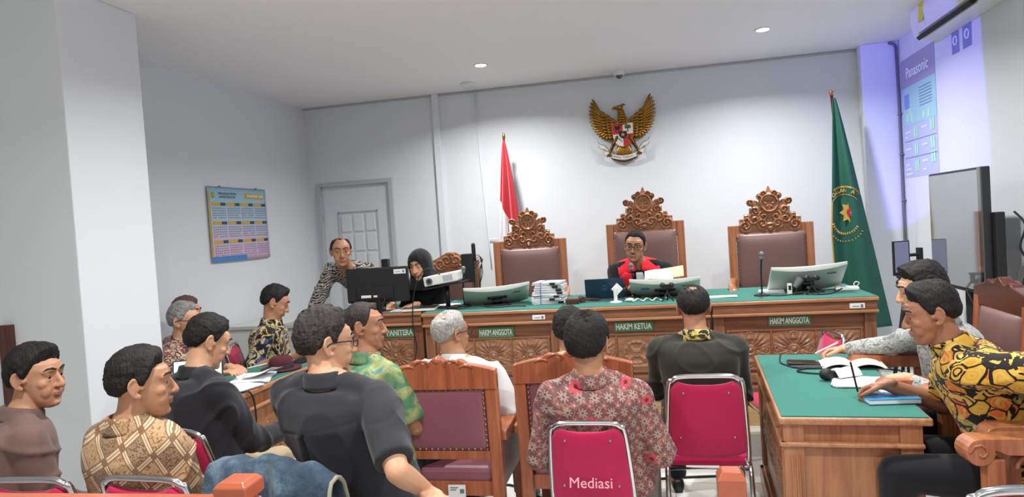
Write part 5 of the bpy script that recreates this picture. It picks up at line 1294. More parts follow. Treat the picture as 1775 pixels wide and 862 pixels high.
b = MB(); b.rings([[(.036 * k * a, .036 * k * c, z) for a, c in ((-1, -1), (1, -1), (1, 1), (-1, 1))] for z, k in ((.85, .9), (.86, 1), (.915, 1), (.935, .66))]); b.build('cap', M['orange_wood'], t, bevel=.003)
# denim jacket over the chair back
m, tt = base_mat('denim', .85, 0, .2, 0, .1); v = tt.coord(); n = tt.noise(v, 9, 4, .6); f = tt.noise(v, 350, 2)
k_ = tt.math('ADD', tt.math('MULTIPLY', n, .8), tt.math('MULTIPLY', f, .25)); tt.set(tt.b.inputs['Base Color'], tt.ramp(k_, [(.38, '#232f3d'), (.55, '#3c4e5f'), (.72, '#6d8494')])); tt.bump(f, .3, .001)
plain('denim_seam', '#8a98a2', .8); plain('jacket_lining', '#8e8d7c', .8)
t = empty('denim_jacket', (-1.245, 1.97, .5), R(-8), 'blue denim jacket draped over a chair back, bottom left of centre', 'jacket')
def JK(u, v):   # v: 0 hem at our side, .45 top edge, 1 hem on the far side
    x = -.20 + .44 * u
    if v < .5: s_ = (v / .5); z = -.02 + .42 * s_; y = -.085 + .035 * s_ - .03 * (1 - s_)
    else: s_ = (v - .5) / .5; z = .40 - .30 * s_; y = .03 + .05 * s_
    if abs(v - .5) < .08: q = (v - .42) / .16; z = .383 + .034 * math.sin(PI * q); y = -.05 + .08 * q
    fold = .020 * math.sin(u * 9 + 2 * v) + .014 * math.sin(u * 19 + 1 + 4 * v) + .006 * math.sin(v * 30 + u * 11)
    if v < .5: y -= fold + .02; x += (.07 * (1 - v / .5)) * (u - .2)
    z += -.020 * (2 * u - 1) ** 2 * 1 - .030 * (u ** 4) + .006 * math.sin(u * 17) + .004 * math.sin(u * 31 + 2)
    if v < .36: y += .018
    return (x, y, z)
b = MB(); b.sheet(JK, 44, 50, .010); b.build('cloth', M['denim'], t, smooth=True)
b = MB(); b.tube([Vector(JK(u / 20, .38)) + V(0, -.008, 0) for u in range(3, 17)], .0025, 5); b.tube([Vector(JK(.75, .05 + .018 * k)) + V(.0, -.008, 0) for k in range(18)], .0025, 5); b.build('seam', M['denim_seam'], t)
b = MB(); b.tube([Vector(JK(.985, k / 30)) + V(.006, -.004, 0) for k in range(2, 22)], .007, 6); b.build('lining_edge', M['jacket_lining'], t, smooth=True)
t = empty('grey_bag', (-.74, 1.88, 0), R(-8), 'grey cloth bag under the hand of the man in short black sleeves', 'bag')
b = MB(); b.rings([[(.17 * k * a, .10 * k2 * c, z) for a, c in ((-1, -1), (-.5, -1.05), (0, -1.08), (.5, -1.05), (1, -1), (1.02, 0), (1, 1), (0, 1.06), (-1, 1), (-1.02, 0))] for z, k, k2 in ((0, .95, .9), (.1, 1, 1), (.5, 1, 1), (.66, .97, .9), (.705, .9, .7))]); b.build('body', M['bag_grey'], t, bevel=.015)
b = MB(); b.tube(catmull([(-.06, -.03, .70), (-.05, -.03, .725), (.05, -.03, .725), (.06, -.03, .70)], 4), .006, 8); b.build('strap', M['notebook_dark'], t, smooth=True)
# ------------------------------------------------------------------ people
def batik(name, base, cols, scale=18, mode='swirl', warp=.06, rough=.75):
    if name in MATS: return MATS[name]
    m, t = base_mat(name, rough, 0, .25, 0, .1)
    v = t.coord(); vw = t.warp(v, scale * .35, warp)
    fine = t.noise(v, 300, 2)
    B = hexc(base); c = [hexc(x) for x in cols if isinstance(x, str)]
    if mode == 'swirl':        # large curling shapes with rings and filled eyes
        d = t.voronoi(vw, scale, 'F1'); rc = t.xyz(t.voronoi(vw, scale, 'F1', 'Color'))[0]
        k = t.ramp(rc, [(i / len(c), c[i]) for i in range(len(c))], 'CONSTANT')
        ring = t.math('SINE', t.math('MULTIPLY', d, 26.0))
        edge = t.voronoi(vw, scale, 'DISTANCE_TO_EDGE')
        body = t.mix(t.math('GREATER_THAN', ring, .35), k, t.mix(t.math('GREATER_THAN', rc, .5), c[0], B))
        col_ = t.mix(t.math('LESS_THAN', edge, .055), body, B)
        n2 = t.noise(vw, scale * 1.4, 2, out=0, dist=1.2)
        col_ = t.mix(t.math('GREATER_THAN', n2, .60), col_, c[-1])
    elif mode == 'blotch':
        n1 = t.noise(vw, scale, 3, .55, 0, 1.5)
        st = [(0.0, B)] + [(.40 + .22 * i / max(1, len(c)), c[i]) for i in range(len(c))]
        col_ = t.ramp(n1, st, 'CONSTANT')
    elif mode == 'paint':
        n1 = t.noise(vw, scale, 4, .6, 0, .8)
        st = [(0.25 + .5 * i / len(c), c[i]) for i in range(len(c))]
        col_ = t.ramp(n1, [(0.2, B)] + st)
    elif mode == 'marks':
        vv = t.warp(v, scale, .05); w_ = t.new('ShaderNodeTexWave', wave_type='RINGS'); t.set(w_.inputs['Vector'], vv); w_.inputs['Scale'].default_value = scale * .9; w_.inputs['Distortion'].default_value = 9; w_.inputs['Detail'].default_value = 2
        col_ = t.mix(t.math('GREATER_THAN', w_.outputs[0], .52), B, c[0])
    elif mode == 'lozenge':
        X_, Y_, Z_ = t.xyz(v)
        X2 = t.math('ADD', X_, t.math('MULTIPLY', Y_, .7))
        S = 1 / .098
        u = t.math('MULTIPLY', t.math('ADD', X2, t.math('MULTIPLY', Z_, .62)), S); w2 = t.math('MULTIPLY', t.math('SUBTRACT', t.math('MULTIPLY', Z_, .95), t.math('MULTIPLY', X2, .62)), S)
        fu = t.math('ABSOLUTE', t.math('SUBTRACT', t.math('FRACT', u), .5)); fw = t.math('ABSOLUTE', t.math('SUBTRACT', t.math('FRACT', w2), .5))
        mx = t.math('MAXIMUM', fu, fw)
        par = t.math('FRACT', t.math('MULTIPLY', t.math('ADD', t.math('FLOOR', u), t.math('FLOOR', w2)), .5))
        weave = t.voronoi(v, 170, 'F1'); cell_d = t.mix(t.math('GREATER_THAN', weave, .42), hexc('#4f3a2c'), hexc('#8d7458'))
        n3 = t.noise(t.warp(v, 30, .03), 42, 2, .5, 0, 2.5); cell_l = t.mix(t.math('GREATER_THAN', n3, .57), hexc('#b3936e'), hexc('#7a5a40'))
        cell = t.mix(t.math('GREATER_THAN', par, .25), cell_d, cell_l)
        cell = t.mix(t.math('GREATER_THAN', mx, .36), cell, hexc('#7d5c43'))
        lt = t.math('MULTIPLY', t.math('GREATER_THAN', mx, .415), t.math('LESS_THAN', t.math('MINIMUM', fu, fw), .36))
        col_ = t.mix(lt, cell, hexc('#cdb898'))
        col_ = t.mix(t.math('GREATER_THAN', mx, .485), col_, hexc('#7d5c43'))
    elif mode == 'flowers':
        X_, Y_, Z_ = t.xyz(v); X2 = t.math('ADD', X_, t.math('MULTIPLY', Y_, .6))
        def flower(S, ox, oz, r0, amp, n_):
            fu = t.math('SUBTRACT', t.math('FRACT', t.math('ADD', t.math('MULTIPLY', X2, S), ox)), .5); fw = t.math('SUBTRACT', t.math('FRACT', t.math('ADD', t.math('MULTIPLY', Z_, S), oz)), .5)
            r = t.math('SQRT', t.math('ADD', t.math('MULTIPLY', fu, fu), t.math('MULTIPLY', fw, fw))); a = t.math('ARCTAN2', fw, fu)
            th = t.math('ADD', r0, t.math('MULTIPLY', t.math('COSINE', t.math('MULTIPLY', a, n_)), amp))
            return t.math('LESS_THAN', r, th), r
        vb = t.mix(t.noise(t.warp(v, 20, .05), 26, 3, .6), hexc('#4f3336'), hexc('#8a6460'))
        n3 = t.noise(t.warp(v, 12, .05), 24, 2, .5, 0, 2.0)
        vb = t.mix(t.math('GREATER_THAN', n3, .58), vb, hexc('#a57468'))
        f1, r1 = flower(1 / .058, .1, .2, .26, .10, 8.0); f2, r2 = flower(1 / .058, .6, .7, .20, .08, 5.0)
        col_ = t.mix(f1, vb, t.mix(t.math('LESS_THAN', r1, .08), hexc('#a8938a'), hexc('#6b4646')))
        col_ = t.mix(f2, col_, t.mix(t.math('LESS_THAN', r2, .07), hexc('#a06a66'), hexc('#c5a896')))
        for fx, fz, rr in cols[1:]:
            du = t.math('SUBTRACT', X_, fx); dz = t.math('SUBTRACT', Z_, fz)
            r = t.math('SQRT', t.math('ADD', t.math('MULTIPLY', du, du), t.math('MULTIPLY', dz, dz))); a = t.math('ARCTAN2', dz, du)
            f3 = t.math('LESS_THAN', r, t.math('MULTIPLY', rr, t.math('ADD', .85, t.math('MULTIPLY', t.math('COSINE', t.math('MULTIPLY', a, 8.0)), .17))))
            col_ = t.mix(f3, col_, t.mix(t.math('LESS_THAN', r, rr * .33), hexc('#c9485a'), hexc('#59371f')))
    col_ = t.mix(t.math('MULTIPLY', fine, .18), col_, B)
    t.set(t.b.inputs['Base Color'], col_); t.bump(fine, .15, .001)
    return m
def cloth(name, c, var=.1, rough=.85):
    if name in MATS: return MATS[name]
    m, t = base_mat(name, rough, 0, .2, 0, .15)
    v = t.coord(); n = t.noise(v, 9, 4); f = t.noise(t.coord((1, 1, 2.5)), 320, 2)
    cc = hexc(c); lo = tuple(x * (1 - var * 1.6) for x in cc[:3]) + (1,); hi = tuple(min(1, x * (1 + var)) for x in cc[:3]) + (1,)
    k = t.math('ADD', t.math('MULTIPLY', n, .7), t.math('MULTIPLY', f, .3)); t.set(t.b.inputs['Base Color'], t.mix(k, lo, hi)); t.bump(f, .25, .001)
    return m

def remesh(mb, voxel, smooth=2, disp=None):
    me = bpy.data.meshes.new('tmp'); me.from_pydata(mb.v, [], mb.f)
    b = bmesh.new(); b.from_mesh(me); bmesh.ops.recalc_face_normals(b, faces=b.faces); b.to_mesh(me); b.free()
    o = bpy.data.objects.new('tmp', me); col.objects.link(o)
    r = o.modifiers.new('r', 'REMESH'); r.mode = 'VOXEL'; r.voxel_size = voxel; r.adaptivity = 0
    if smooth: s_ = o.modifiers.new('s', 'SMOOTH'); s_.factor = .5; s_.iterations = smooth
    dg = bpy.context.evaluated_depsgraph_get(); out = bpy.data.meshes.new_from_object(o.evaluated_get(dg))
    bpy.data.objects.remove(o); bpy.data.meshes.remove(me)
    n = len(out.vertices); co = np.empty(n * 3, np.float32); out.vertices.foreach_get('co', co); co = co.reshape(-1, 3)
    if disp is not None:
        no = np.empty(n * 3, np.float32); out.vertex_normals.foreach_get('vector', no); no = no.reshape(-1, 3)
        co = co + no * disp(co)[:, None]; out.vertices.foreach_set('co', co.astype(np.float32).ravel())
    out.polygons.foreach_set('use_smooth', [True] * len(out.polygons)); out.update()
    return out, co
def link(name, me, mats, parent, off=None):
    me.name = name; me.materials.clear()
    for m in (mats if isinstance(mats, (list, tuple)) else [mats]): me.materials.append(m)
    if off is not None: me.transform(Matrix.Translation(-Vector(off)))
    o = bpy.data.objects.new(name, me); col.objects.link(o); o.parent = parent; return o
def vnoise(co, seed, waves=((9, 1), (19, .6), (41, .3)), aniso=(1, 1, .55)):
    """cheap smooth pseudo-noise: sums of warped sines, works on whole arrays"""
    rs = np.random.RandomState(seed); p = co * np.array(aniso); out = np.zeros(len(co))
    for f, a in waves:
        for _ in range(3):
            d1 = rs.normal(size=3); d1 /= np.linalg.norm(d1); d2 = rs.normal(size=3); d2 /= np.linalg.norm(d2); ph = rs.rand(3) * 6.28
            out += a / 3 * np.sin(f * 2 * (p @ d1) + ph[0] + 1.6 * np.sin(f * 1.3 * (p @ d2) + ph[1]))
    return out
def V(*a): return Vector(a)
def ik(a, b, l1, l2, hint):
    d = b - a; L = d.length
    if L > (l1 + l2) * .995: b = a + d * ((l1 + l2) * .995 / L); d = b - a; L = d.length
    x = (l1 * l1 - l2 * l2 + L * L) / (2 * L); h = math.sqrt(max(0, l1 * l1 - x * x)); n = d.normalized()
    hh = Vector(hint); hh = hh - n * hh.dot(n); hh = hh.normalized() if hh.length > 1e-6 else n.orthogonal().normalized()
    return a + n * x + hh * h, b

def head_shapes(b, f):
    """head in its own axes: x right, y forward, z up; about .23 tall"""
    jaw = f.get('jaw', 1.0); fat = f.get('fat', 1.0)
    b.ell((0, -.014, .026), (.0745, .094, .086), 28, 20)
    secs = [(.062, .064, .076, -.06), (.038, .0685, .083, -.06), (.014, .067, .0765, -.06), (-.012, .066, .080, -.05), (-.036, .0615, .082, -.04), (-.058, .056 * jaw * fat, .081, -.028), (-.082, .048 * jaw * fat, .079, -.005), (-.102, .034 * jaw, .075, .018), (-.113, .018 * jaw, .064, .03)]
    rs = []
    for z, hw, yf, yb in secs:
        c, d = (yf + yb) / 2, (yf - yb) / 2; ring = []
        for k in range(32):
            a = 2 * PI * k / 32; ca, sa = math.cos(a), math.sin(a); e = 2 / 2.35
            ring.append((hw * math.copysign(abs(ca) ** e, ca), c + d * math.copysign(abs(sa) ** e, sa), z))
        rs.append(ring)
    b.rings(rs)
    b.tube([(0, .074, .026), (0, .085, .008), (0, .0955, -.012), (0, .1000, -.024)], [.007, .0085, .011, .0130], 10, round_=True)
    for s_ in (-1, 1):
        b.ell((s_ * .012, .090, -.027), (.008, .010, .0075), 10, 8)
        b.tube([(s_ * .010, .079, .034), (s_ * .032, .0785, .037), (s_ * .052, .064, .030)], [.007, .0085, .006], 8, round_=True)
        b.ell((s_ * .042, .054, -.016), (.022 * fat, .021, .020), 12, 10)
        b.ell((s_ * .034, .060, -.044), (.022 * fat, .019, .030), 12, 10)
        # eyelids
        lid = f.get('lid', .4)
        b.ell((s_ * .031, .0665, .0200 - .005 * lid), (.0175, .0135, .0085), 14, 10); b.ell((s_ * .031, .0660, -.0005), (.0165, .0120, .0065), 14, 10)
        # ear: rim and shell
        R_ = Matrix.Rotation(s_ * R(-18), 3, 'Z')
        pts = [(0, .004, -.028), (.004, -.010, -.030), (.012, -.022, -.012), (.015, -.027, .010), (.012, -.020, .028), (.006, -.004, .031), (.002, .008, .022)]
        pts = [Vector((s_ * (.0725 + p[0] * .9), p[1] - .008, p[2])) for p in pts]
        b.tube(catmull(pts, 3), .0052, 8, round_=True)
        b.ell((s_ * .0765, -.018, .003), (.006, .016, .026), 10, 8)
        b.ell((s_ * .077, -.004, -.027), (.006, .009, .010), 10, 8)
        b.ell((s_ * .074, .006, .0), (.007, .006, .010), 8, 6)
    b.tube([(-.022, .080, -.0535), (-.009, .0885, -.0505), (0, .0885, -.0520), (.009, .0885, -.0505), (.022, .080, -.0535)], [.003, .0055, .005, .0055, .003], 8, round_=True)
    b.tube([(-.019, .080, -.0605), (-.008, .0865, -.0635), (.008, .0865, -.0635), (.019, .080, -.0605)], [.003, .0062, .0062, .003], 8, round_=True)
    b.ell((0, .071, -.094), (.021 * jaw, .0155, .015), 12, 10)

def hair_mesh(f, seed):
    top, side, front = f.get('top', .022), f.get('side', .010), f.get('front', 36)
    n, m_ = 150, 96
    bald = f.get('bald'); rough_ = f.get('rough', .003); nape = f.get('nape', -36) - 12; part = f.get('lift', 0)
    vs_ = []; 
    az = np.linspace(-PI, PI, n, endpoint=False); el = np.linspace(-PI / 2 + .02, PI / 2 - .02, m_)
    A, E_ = np.meshgrid(az, el, indexing='ij')
    ad = np.degrees(np.abs(A))
    rec = f.get('recede', 0)
    line = np.interp(ad, [0, 18, 34, 48, 62, 74, 84, 98, 112, 135, 180], [front, front + rec * .4, front - 2 + rec, front - 10 + rec * .6, 8, -14, -12, 6, -22, nape + 4, nape])
    dx, dy, dz = np.cos(E_) * np.sin(A), np.cos(E_) * np.cos(A), np.sin(E_)
    er = 1 / np.sqrt((dx / .0755) ** 2 + (dy / .0955) ** 2 + (dz / .087) ** 2)
    # forehead is part of the face loft, bring hair out over it
    er = er + .006 * np.exp(-((ad - 20) / 35) ** 2) * np.exp(-((np.degrees(E_) - 38) / 22) ** 2)
    erb = np.where((np.degrees(E_) < 0) & (ad > 95), np.maximum(er, .0665 / np.maximum(np.cos(E_), .3)), er)
    ed = np.degrees(E_); P3 = np.stack([dx, dy, dz], -1).reshape(-1, 3)
    jag = (vnoise(P3, seed + 5, ((5, 1.2), (14, .9)))).reshape(A.shape)
    k = np.clip((ed - line - jag * f.get('jag', 1.6)) / 13.0, -1, 1); mask = np.clip(k, 0, 1)
    thick = side * .8 + (top - side * .8) * np.clip((ed - 12) / 50, 0, 1) ** .8
    fr = np.clip(1 - ad / 70, 0, 1) * np.clip(1 - abs(ed - front - 8) / 34, 0, 1); thick = thick + part * fr
    if bald:
        be, br, bf = bald   # elevation of the spot centre measured from the back, radius in degrees, remaining thickness
        c = Vector((0, -math.cos(R(be)), math.sin(R(be)))); dot = dx * c.x + dy * c.y + dz * c.z
        ang = np.degrees(np.arccos(np.clip(dot, -1, 1)))
        ang = ang + 7 * vnoise(P3, seed + 2, ((9, 1), (26, 1)), (1, 1, 1)).reshape(A.shape)
        bm_ = np.clip((ang - br) / 24, 0, 1); thick = thick * bm_ - .012 * (1 - bm_) * (1 - bf)
    nz = vnoise(P3, seed, ((4, 1), (11, .7), (30, .5)), (1, 1, 1)).reshape(A.shape)
    strands = np.sin(A * 46 + 5 * np.sin(E_ * 5 + seed)) * .5 + np.sin(A * 91 + 7 * np.sin(E_ * 7)) * .3
    bl = mask ** .5 * np.clip((ad - 95) / 20, 0, 1); er = er + (erb - er) * bl
    r = er + np.where(k > 0, thick * mask ** .85, .016 * k) + rough_ * nz * mask + .0011 * strands * mask
    Pp = np.stack([dx * r, dy * r - .014, dz * r + .026], -1)
    b = MB(); rs = [[tuple(Pp[i, j]) for i in range(n)] for j in range(m_)]; b.rings(rs); return b

def hand_shapes(b, wrist, d, nrm, side, curl=.5, s_=1.0, spread=.12, thumb=.6):
    """palm and five fingers. d: along the palm, nrm: back of the hand, side: +1 thumb on +x of (d x nrm)"""
    d = Vector(d).normalized(); nrm = Vector(nrm); nrm = (nrm - d * nrm.dot(d)).normalized(); x = d.cross(nrm).normalized() * side
    P = lambda a, b_, c: wrist + (x * a + d * b_ + nrm * c) * s_
    b.tube([wrist - d * .02, wrist + d * .012], [.026 * s_, .027 * s_], 12, round_=True, flat=.8, up=nrm)
    for k, a in enumerate((-.030, -.010, .010, .030)):
        b.tube([P(a * .55, .0, 0), P(a, .045, .004), P(a, .082, .0)], [.014 * s_, .013 * s_, .0105 * s_], 8, round_=True)
    lens = (.068, .078, .074, .058); xs_ = (.030, .010, -.010, -.030)
    for q in range(4):
        base = P(xs_[q], .082, .0); L = lens[q] * s_; dirn = (d + x * (xs_[q] * spread * 25 * .3)).normalized(); pts = [base]; rad = [.0098 * s_]
        for k, fr in enumerate((.45, .30, .25)):
            dirn = (Matrix.Rotation(curl * (.7 + .25 * k + q * .06), 3, x * -side * side) @ dirn).normalized() if False else (dirn * math.cos(curl * (.75 + .2 * k)) - nrm_rot(dirn, nrm, x) * math.sin(curl * (.75 + .2 * k))).normalized()
            pts.append(pts[-1] + dirn * L * fr); rad.append((.0088, .0080, .0068)[k] * s_)
        b.tube(pts, rad, 8, round_=True)
    td = (x * .75 + d * .65 - nrm * .35 * thumb).normalized(); t0 = P(.022, .020, -.004); t1 = t0 + td * .040 * s_; t2 = t1 + (d * .85 - nrm * .4 * thumb + x * .15).normalized() * .030 * s_; t3 = t2 + (d * .9 - nrm * .5 * thumb - x * .25).normalized() * .024 * s_
    b.tube([t0, t1, t2, t3], [.014 * s_, .0115 * s_, .010 * s_, .0078 * s_], 8, round_=True)
def nrm_rot(dirn, nrm, x):
    n_ = x.cross(dirn).normalized()
    return n_ if n_.dot(nrm) > 0 or abs(n_.dot(nrm)) < .02 and False else (n_ if n_.dot(nrm) >= 0 else -n_)

def person(label, head, hyaw, byaw, pelvis, hpitch=0, hroll=0, shirt=None, trousers='trouser_black', sk='skin_tan', hair='hair_black', hf=None, ff=None,
           sleeve='short', arms=None, bw=1.0, bd=1.0, belly=0.0, nb=None, collar=True, standing=None, glasses=False, collar_mat=None, hijab=None, seed=1, voxel=.0055, brow=True, hs=1.0, robe=None, shoulder_drop=0, knees=None, cuff=False, hem=0.0, vs_=.0085, trap=1.0, shnk=.9, moustache=False, slv=.82, pleat=False):
    hf = hf or {}; ff = ff or {}; arms = arms or {}
    H_ = Vector(head); P = Vector(pelvis); up = V(0, 0, 1)
    fw = V(-math.sin(R(byaw)), math.cos(R(byaw)), 0); rt = V(math.cos(R(byaw)), math.sin(R(byaw)), 0)
    HM = Matrix.Translation(H_) @ Matrix.Rotation(R(hyaw), 4, 'Z') @ Matrix.Rotation(R(-hpitch), 4, 'X') @ Matrix.Rotation(R(hroll), 4, 'Y') @ Matrix.Scale(hs, 4)
    N = Vector(nb) if nb is not None else H_ + up * -.138 - fw * .038
    root = V(P.x, P.y, 0 if not standing else standing)
    t = empty('person', root, 0, label, 'person')
    sp = (N - P).normalized(); bk = fw - sp * fw.dot(sp); bk.normalize()
    spine = catmull([P - up * .095, P, P.lerp(N, .38) - bk * .012, P.lerp(N, .74) - bk * .020, N], 6)
    def at(t_):
        x = t_ * (len(spine) - 1); i = min(int(x), len(spine) - 2); return spine[i].lerp(spine[i + 1], x - i)
    def torso(b, infl, t0=0.0, t1=.985, k=1.0, flare=0.0, lastneck=True):
        tab = [(0.0, .135, .095, 0), (.10, .168, .118, 0), (.25, .172, .124, .4), (.40, .160, .118, 1), (.52, .156, .118, .9), (.64, .162, .120, .5), (.76, .170, .120, .1), (.85, .178, .104, 0), (.905, .160, .086, 0), (.945, .115, .074, 0), (.985, .062, .062, 0)]
        rs = []
        for q, hw, hd, be in tab:
            if q < t0 - 1e-6 or q > t1 + 1e-6: continue
            c = at(q); hw = hw * bw * k + infl + flare * max(0, .35 - q); hd2 = hd * bd * k + infl + flare * max(0, .35 - q)
            ring = []
            for j in range(30):
                a = 2 * PI * j / 30; ca, sa = math.cos(a), math.sin(a); e = 2 / 2.4
                xx = hw * math.copysign(abs(ca) ** e, ca); yy = hd2 * math.copysign(abs(sa) ** e, sa)
                if sa > 0: yy += belly * be * sa
                ring.append(c + rt * xx + bk * yy)
            rs.append(ring)
        b.rings(rs)
    S = N - sp * (.068 + shoulder_drop)
    J = {s_: S + rt * s_ * .166 * bw - bk * .004 for s_ in (-1, 1)}
    # arms: dict key 'L'/'R' -> (wrist, elbow hint, hand dir, hand normal, curl)
    A = {}
    for s_, key in ((-1, 'L'), (1, 'R')):
        a = arms.get(key)
        if a is None: a = dict(w=J[s_] + fw * .26 - up * .40 - rt * s_ * .02, hint=rt * s_ * .22 - up * 1.0 - fw * .5)
        E_, W_ = ik(J[s_], Vector(a['w']), .285, .250, a.get('hint', rt * s_ * .2 - up * 1.0 - fw * .5))
        hd = Vector(a.get('d', (W_ - E_) + fw * .05)).normalized(); E_ = Vector(a['e']) if 'e' in a else E_
        W_ = Vector(a['w']) if 'e' in a else W_
        A[s_] = (E_, W_, hd, Vector(a.get('n', up)), a.get('curl', .5))
    pn = HM @ V(0, -.018, -.052)
    b = MB()
    b.X = HM; head_shapes(b, ff); b.X = Matrix.Identity(4)
    b.tube([pn + (HM.to_3x3() @ V(0, 0, .03)), pn.lerp(N, .5) + fw * .004, N + fw * .004, N - sp * .05], [.055 * hs, .056, .064, .078], 20, flat=1.0)
    torso(b, -.004, k=shnk)
    for s_ in (-1, 1):
        E_, W_, hd, hn, cu = A[s_]
        b.tube([N + sp * .01 + rt * s_ * .025, J[s_] + sp * .0], [.040, .038], 12, round_=True)
        b.tube([J[s_], J[s_].lerp(E_, .5), E_], [.048 * bw, .044 * bw, .037], 14, round_=True)
        b.tube([E_, E_.lerp(W_, .3), W_], [.038, .039, .0265], 14, round_=True)
        hand_shapes(b, W_, hd, hn, -1 if s_ > 0 else 1, cu)
    # legs
    hipz = P.z - .03; K = {}; F = {}
    for s_ in (-1, 1):
        hp = V(P.x, P.y, hipz) + rt * s_ * .088
        if standing is not None:
            kn = V(hp.x, hp.y, standing + (hipz - standing) * .52) + fw * .03; an = V(hp.x, hp.y, standing + .09) - fw * .02
        else:
            kn = hp + fw * .41 + rt * s_ * .06 - up * .0; an = V(kn.x, kn.y, .09) + fw * .0
            if knees and s_ in knees: kn = Vector(knees[s_][0]); an = Vector(knees[s_][1])
        K[s_] = kn; F[s_] = an
        b.tube([hp, hp.lerp(kn, .5), kn], [.080, .072, .054], 14, round_=True)
        b.tube([kn, kn.lerp(an, .35), an], [.052, .050, .034], 14, round_=True)
        b.tube([an - up * .03 - fw * .02, an - up * .055 + fw * .10], [.030, .026], 10, round_=True)
    me, co = remesh(b, voxel, 2)
    cc = np.empty(len(me.polygons) * 3, np.float32); me.polygons.foreach_get('center', cc); cc = cc.reshape(-1, 3)
    inv = np.array(HM.inverted()); hl = cc @ inv[:3, :3].T + inv[:3, 3]
    lip = (np.abs(hl[:, 0]) < .023) & (hl[:, 2] < -.0475 + .12 * np.abs(hl[:, 0]) * 0) & (hl[:, 2] > -.0695) & (hl[:, 1] > .0800 + 0 * hl[:, 0])
    mi = np.where(lip, 1, 0).astype(np.int32)
    body = link('body', me, [M[sk], M['skin_lip']], t, root)
    me.polygons.foreach_set('material_index', mi)
    OFF = Matrix.Translation(-root)
    # eyes, brows
    if ff.get('eyes', True):
        for s_ in (-1, 1):
            b = MB(); b.X = OFF @ HM; b.ell((s_ * .031, .0660, .0090), (.0125, .0112, .0105), 16, 12); b.cur = 1; b.ell((s_ * .031 + ff.get('look', 0), .0728, .0085), (.0078, .0052, .0072), 12, 8); e_ = b.build('eye', [M['eye_white'], M['eye_iris']], t, smooth=True)
    if brow and ff.get('eyes', True):
        for s_ in (-1, 1):
            b = MB(); b.X = OFF @ HM; b.tube([(s_ * .013, .0850, .0365), (s_ * .028, .0850, .0425), (s_ * .044, .0745, .0410), (s_ * .053, .066, .034)], [.0042, .0054, .0046, .0020], 8, round_=True, flat=.8); b.build('eyebrow', M['brow_hair'], t, smooth=True)
    if moustache:
        b = MB(); b.X = OFF @ HM; b.tube([(-.022, .079, -.047), (-.009, .0885, -.0425), (0, .090, -.0415), (.009, .0885, -.0425), (.022, .079, -.047)], [.0015, .003, .003, .003, .0015], 8); b.build('moustache', M['brow_hair'], t, smooth=True)
    if hijab is None:
        b = hair_mesh(hf, seed); b.X = Matrix.Identity(4)
        hm = MB(); hm.X = OFF @ HM; hm.add(b.v, b.f); hm.build('hair', M[hair], t, smooth=True)
    if glasses:
        b = MB(); b.X = OFF @ HM
        for s_ in (-1, 1):
            b.tube([(s_ * .033 + .023 * math.copysign(abs(math.cos(a)) ** .7, math.cos(a)), .093 - .18 * abs(.023 * math.cos(a) * s_ + .033 - .033) * 0, .010 + .018 * math.copysign(abs(math.sin(a)) ** .7, math.sin(a))) for a in [k * PI / 10 for k in range(20)]], .0020, 6, loop=True)
            b.tube(catmull([(s_ * .056, .093, .016), (s_ * .066, .070, .016), (s_ * .080, .02, .014), (s_ * .083, -.012, .010), (s_ * .082, -.028, -.004)], 4), .0026, 6)
        b.tube([(-.010, .094, .014), (0, .097, .018), (.010, .094, .014)], .002, 6)
        b.build('glasses', M['glasses_black'], t, smooth=True)
    # shirt
    infl = .016
    b = MB()
    torso(b, infl, 0.0, .955, flare=.05 + hem)
    for s_ in (-1, 1):
        E_, W_ = A[s_][0], A[s_][1]
        b.tube([N - sp * .012 + rt * s_ * .035 - bk * .006, J[s_].lerp(N, .45) + sp * .012, J[s_] + sp * .002], [.046 * trap, .050, .054], 14, round_=True)
        if sleeve == 'short':
            e2 = J[s_].lerp(E_, slv)
            b.tube([J[s_], J[s_].lerp(E_, .4), e2], [.063 * bw, .064 * bw, .066], 18); b.ell(J[s_], (.060 * bw, .060 * bw, .060 * bw))
        elif sleeve == 'half':
            w2 = E_.lerp(W_, .18)
            b.tube([J[s_], J[s_].lerp(E_, .5), E_], [.062 * bw, .060, .056], 18, round_=True); b.tube([E_, w2], [.055, .056], 16)
        else:
            w2 = E_.lerp(W_, .93)
            b.tube([J[s_], J[s_].lerp(E_, .5), E_], [.061 * bw, .056 * bw, .049], 18, round_=True); b.tube([E_, E_.lerp(W_, .5), w2], [.049, .047, .036], 16, round_=False); b.ell(E_, .049)
    rs = np.random.RandomState(seed)
    el = [np.array(A[s_][0]) for s_ in (-1, 1)] + [np.array(J[s_] - sp * .06 + rt * s_ * -.02) for s_ in (-1, 1)] + [np.array(at(.3))]
    def dp(co):
        n1 = vnoise(co, seed, ((6, 1), (13, .7))); amp = .0050 * np.ones(len(co))
        rg = 1 - np.abs(np.sin(vnoise(co, seed + 9, ((5, 1.6),), (1, 1, 1)) * 3.0))
        for p in el: amp += .006 * np.exp(-(np.linalg.norm(co - p, axis=1) / .11) ** 2)
        d_ = amp * n1 + amp * 1.5 * rg ** 3
        if pleat:
            q = co - np.array(N); lat = q @ np.array(rt); dn = -(q @ np.array(sp)); back = (q @ np.array(bk)) < .02
            d_ -= back * (dn > .13) * .006 * np.exp(-((lat + .02 - .02 * dn) / .009) ** 2); d_ += back * (dn > .13) * .004 * np.exp(-((lat + .045 - .03 * dn) / .016) ** 2)
            d_ -= back * .0015 * np.exp(-((dn - .125) / .006) ** 2)
        return d_
    me, co = remesh(b, vs_, 13, dp)
    so = link('robe' if robe else 'shirt', me, M[shirt], t, root)
    if robe:
        fn, fnm = robe; b = MB(); fn(b, locals()); b2 = MB(); b2.X = OFF; b2.add(b.v, b.f); b2.build('red_panel', M[fnm], t, smooth=True)
